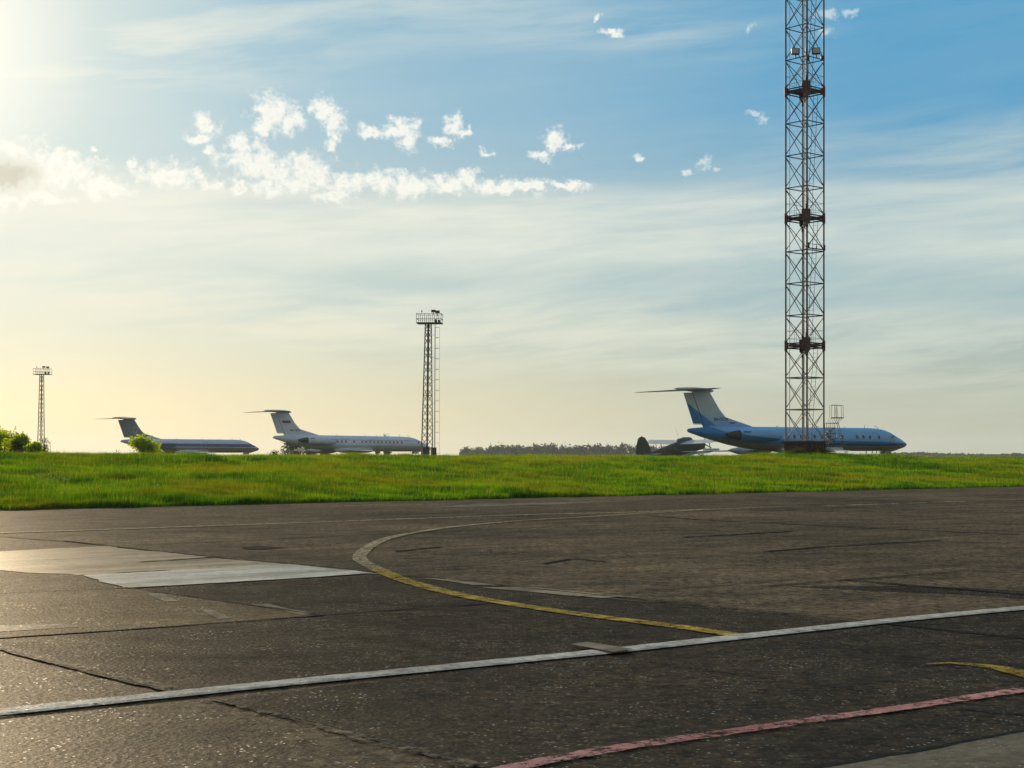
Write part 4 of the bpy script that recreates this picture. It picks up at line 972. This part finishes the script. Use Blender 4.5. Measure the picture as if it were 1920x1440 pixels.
# ------------------------------------------------------------------ boarding steps and work stands
def steps():
    d = 192.; s = F / d; z0 = 1.25; root = empty('maintenance_steps', at(1560, d, z0), 0)
    tag(root, 'spindly steel steps with a high railed platform right of the tall mast', 'steps')
    X = lambda px: (px - 1560) / s
    Zz = lambda py: EYE + (860 - py) / s - z0
    def bars(nm, segs, r_=.030, ys=(-.55, .55), mat='dark_steel', par=root, cross=True):
        b = MB()
        for (x0, y0, x1, y1) in segs:
            for y in ys: b.tube((X(x0), y, Zz(y0)), (X(x1), y, Zz(y1)), r_, 4)
        if cross:
            for (x0, y0, x1, y1) in segs: b.tube((X(x1), ys[0], Zz(y1)), (X(x1), ys[-1], Zz(y1)), r_ * .8, 4)
        return b.build(nm, M[mat], par)
    bars('platform_rail', [(1557.5, 783, 1557.5, 759.5), (1557.5, 759.5, 1579, 760.5), (1579, 760.5, 1579.5, 784), (1567, 760, 1566.5, 783), (1567, 760, 1569.5, 783)], .028)
    b = MB(); b.box((X(1568.5), 0, Zz(783.5)), (23 / s, 1.2, .10)); b.build('platform', M['dark_steel'], root)
    bars('upper_brace', [(1556, 784, 1552, 793.5), (1561, 784, 1558, 793.5), (1567, 784, 1564, 793.5), (1578, 784, 1570.5, 793.5), (1573, 784, 1567, 793.5)], .025)
    b = MB(); b.box((X(1561), 0, Zz(793.6)), (19 / s, 1.15, .06)); b.tube((X(1545), -.5, Zz(794)), (X(1571), -.5, Zz(793)), .03, 4); b.build('landing', M['dark_steel'], root)
    bars('frame_post', [(1548, 794, 1548, 860), (1563.5, 794, 1564.5, 860), (1556, 794, 1554, 860)], .035)
    bars('long_strut', [(1570.5, 794, 1577, 820), (1577, 820, 1590, 858)], .045, (-.5, .5))
    b = MB()
    n = 17
    for k in range(n):           # flight of open treads turning back on itself
        u = k / n; py = 803 + u * 53; px = 1549 + 12 * abs(((k / 4) % 2) - 1)
        b.box((X(px), 0, Zz(py)), (7 / s, 1.0, .05))
    b.build('tread', M['dark_steel'], root)
    sg = []
    r = random.Random(4)
    for k in range(5):
        y0 = 802 + k * 11; sg += [(1548, y0, 1564, y0 + 11), (1564, y0, 1548, y0 + 11), (1547, y0, 1565, y0)]
    bars('cross_bracing', sg, .024)
    bars('hand_rail', [(1546, 858, 1530, 840), (1530, 840, 1524, 836), (1539, 858, 1546, 838)], .03)
    b = MB()
    for px in (1545, 1566, 1541):
        for y in (-.6, .6): b.tube((X(px), y - .06, .18), (X(px), y + .06, .18), .18, 10)
    b.build('wheel', M['black'], root)
    b = MB(); b.box((X(1566.5), -.6, Zz(818)), (2.4 / s, .04, 4.8 / s)); b.build('sign_plate', M['flag_white'], root)
    return root
steps()
def stand(px, d, w_, label):
    z0 = 1.22; h_ = zof(844, d) - z0; root = empty('work_stand', at(px, d, z0), R(25)); tag(root, label, 'work stand', 'steel work stands under the blue jet')
    for s_ in (-1, 1):
        b = MB(); b.tube((s_ * w_ / 2 * 1.2, -.35, 0), (s_ * w_ / 2, 0, h_), .03, 4); b.tube((s_ * w_ / 2 * 1.2, .35, 0), (s_ * w_ / 2, 0, h_), .03, 4); b.build('leg_frame', M['dark_steel'], root)
    b = MB(); b.tube((-w_ / 2, 0, h_), (w_ / 2, 0, h_), .035, 5); b.tube((-w_ * .56, -.3, h_ * .35), (w_ * .56, -.3, h_ * .35), .028, 4); b.tube((-w_ * .56, -.3, h_ * .35), (w_ * .3, -.1, h_ * .75), .022, 4); b.build('cross_bar', M['dark_steel'], root)
stand(1630, 208, .9, 'left steel work stand under the nose of the blue jet')
stand(1647, 209.5, .6, 'narrow steel work stand beside the nose wheel of the blue jet')

# ------------------------------------------------------------------ haze
hz = MB(); hz.box((-250, 1300, 22.5), (5200, 5200, 47.1)); 
hm = bpy.data.materials.new('thin_haze'); hm.use_nodes = True; t = NT(hm.node_tree)
pv = t.n('ShaderNodeVolumePrincipled', ins={'Color': (.72, .83, .92), 'Density': HAZE, 'Anisotropy': .35})
t.n('ShaderNodeOutputMaterial', ins={1: pv.outputs[0]})
hz = hz.build('haze', hm); tag(hz, 'thin pale haze filling the air', 'haze', kind='stuff')
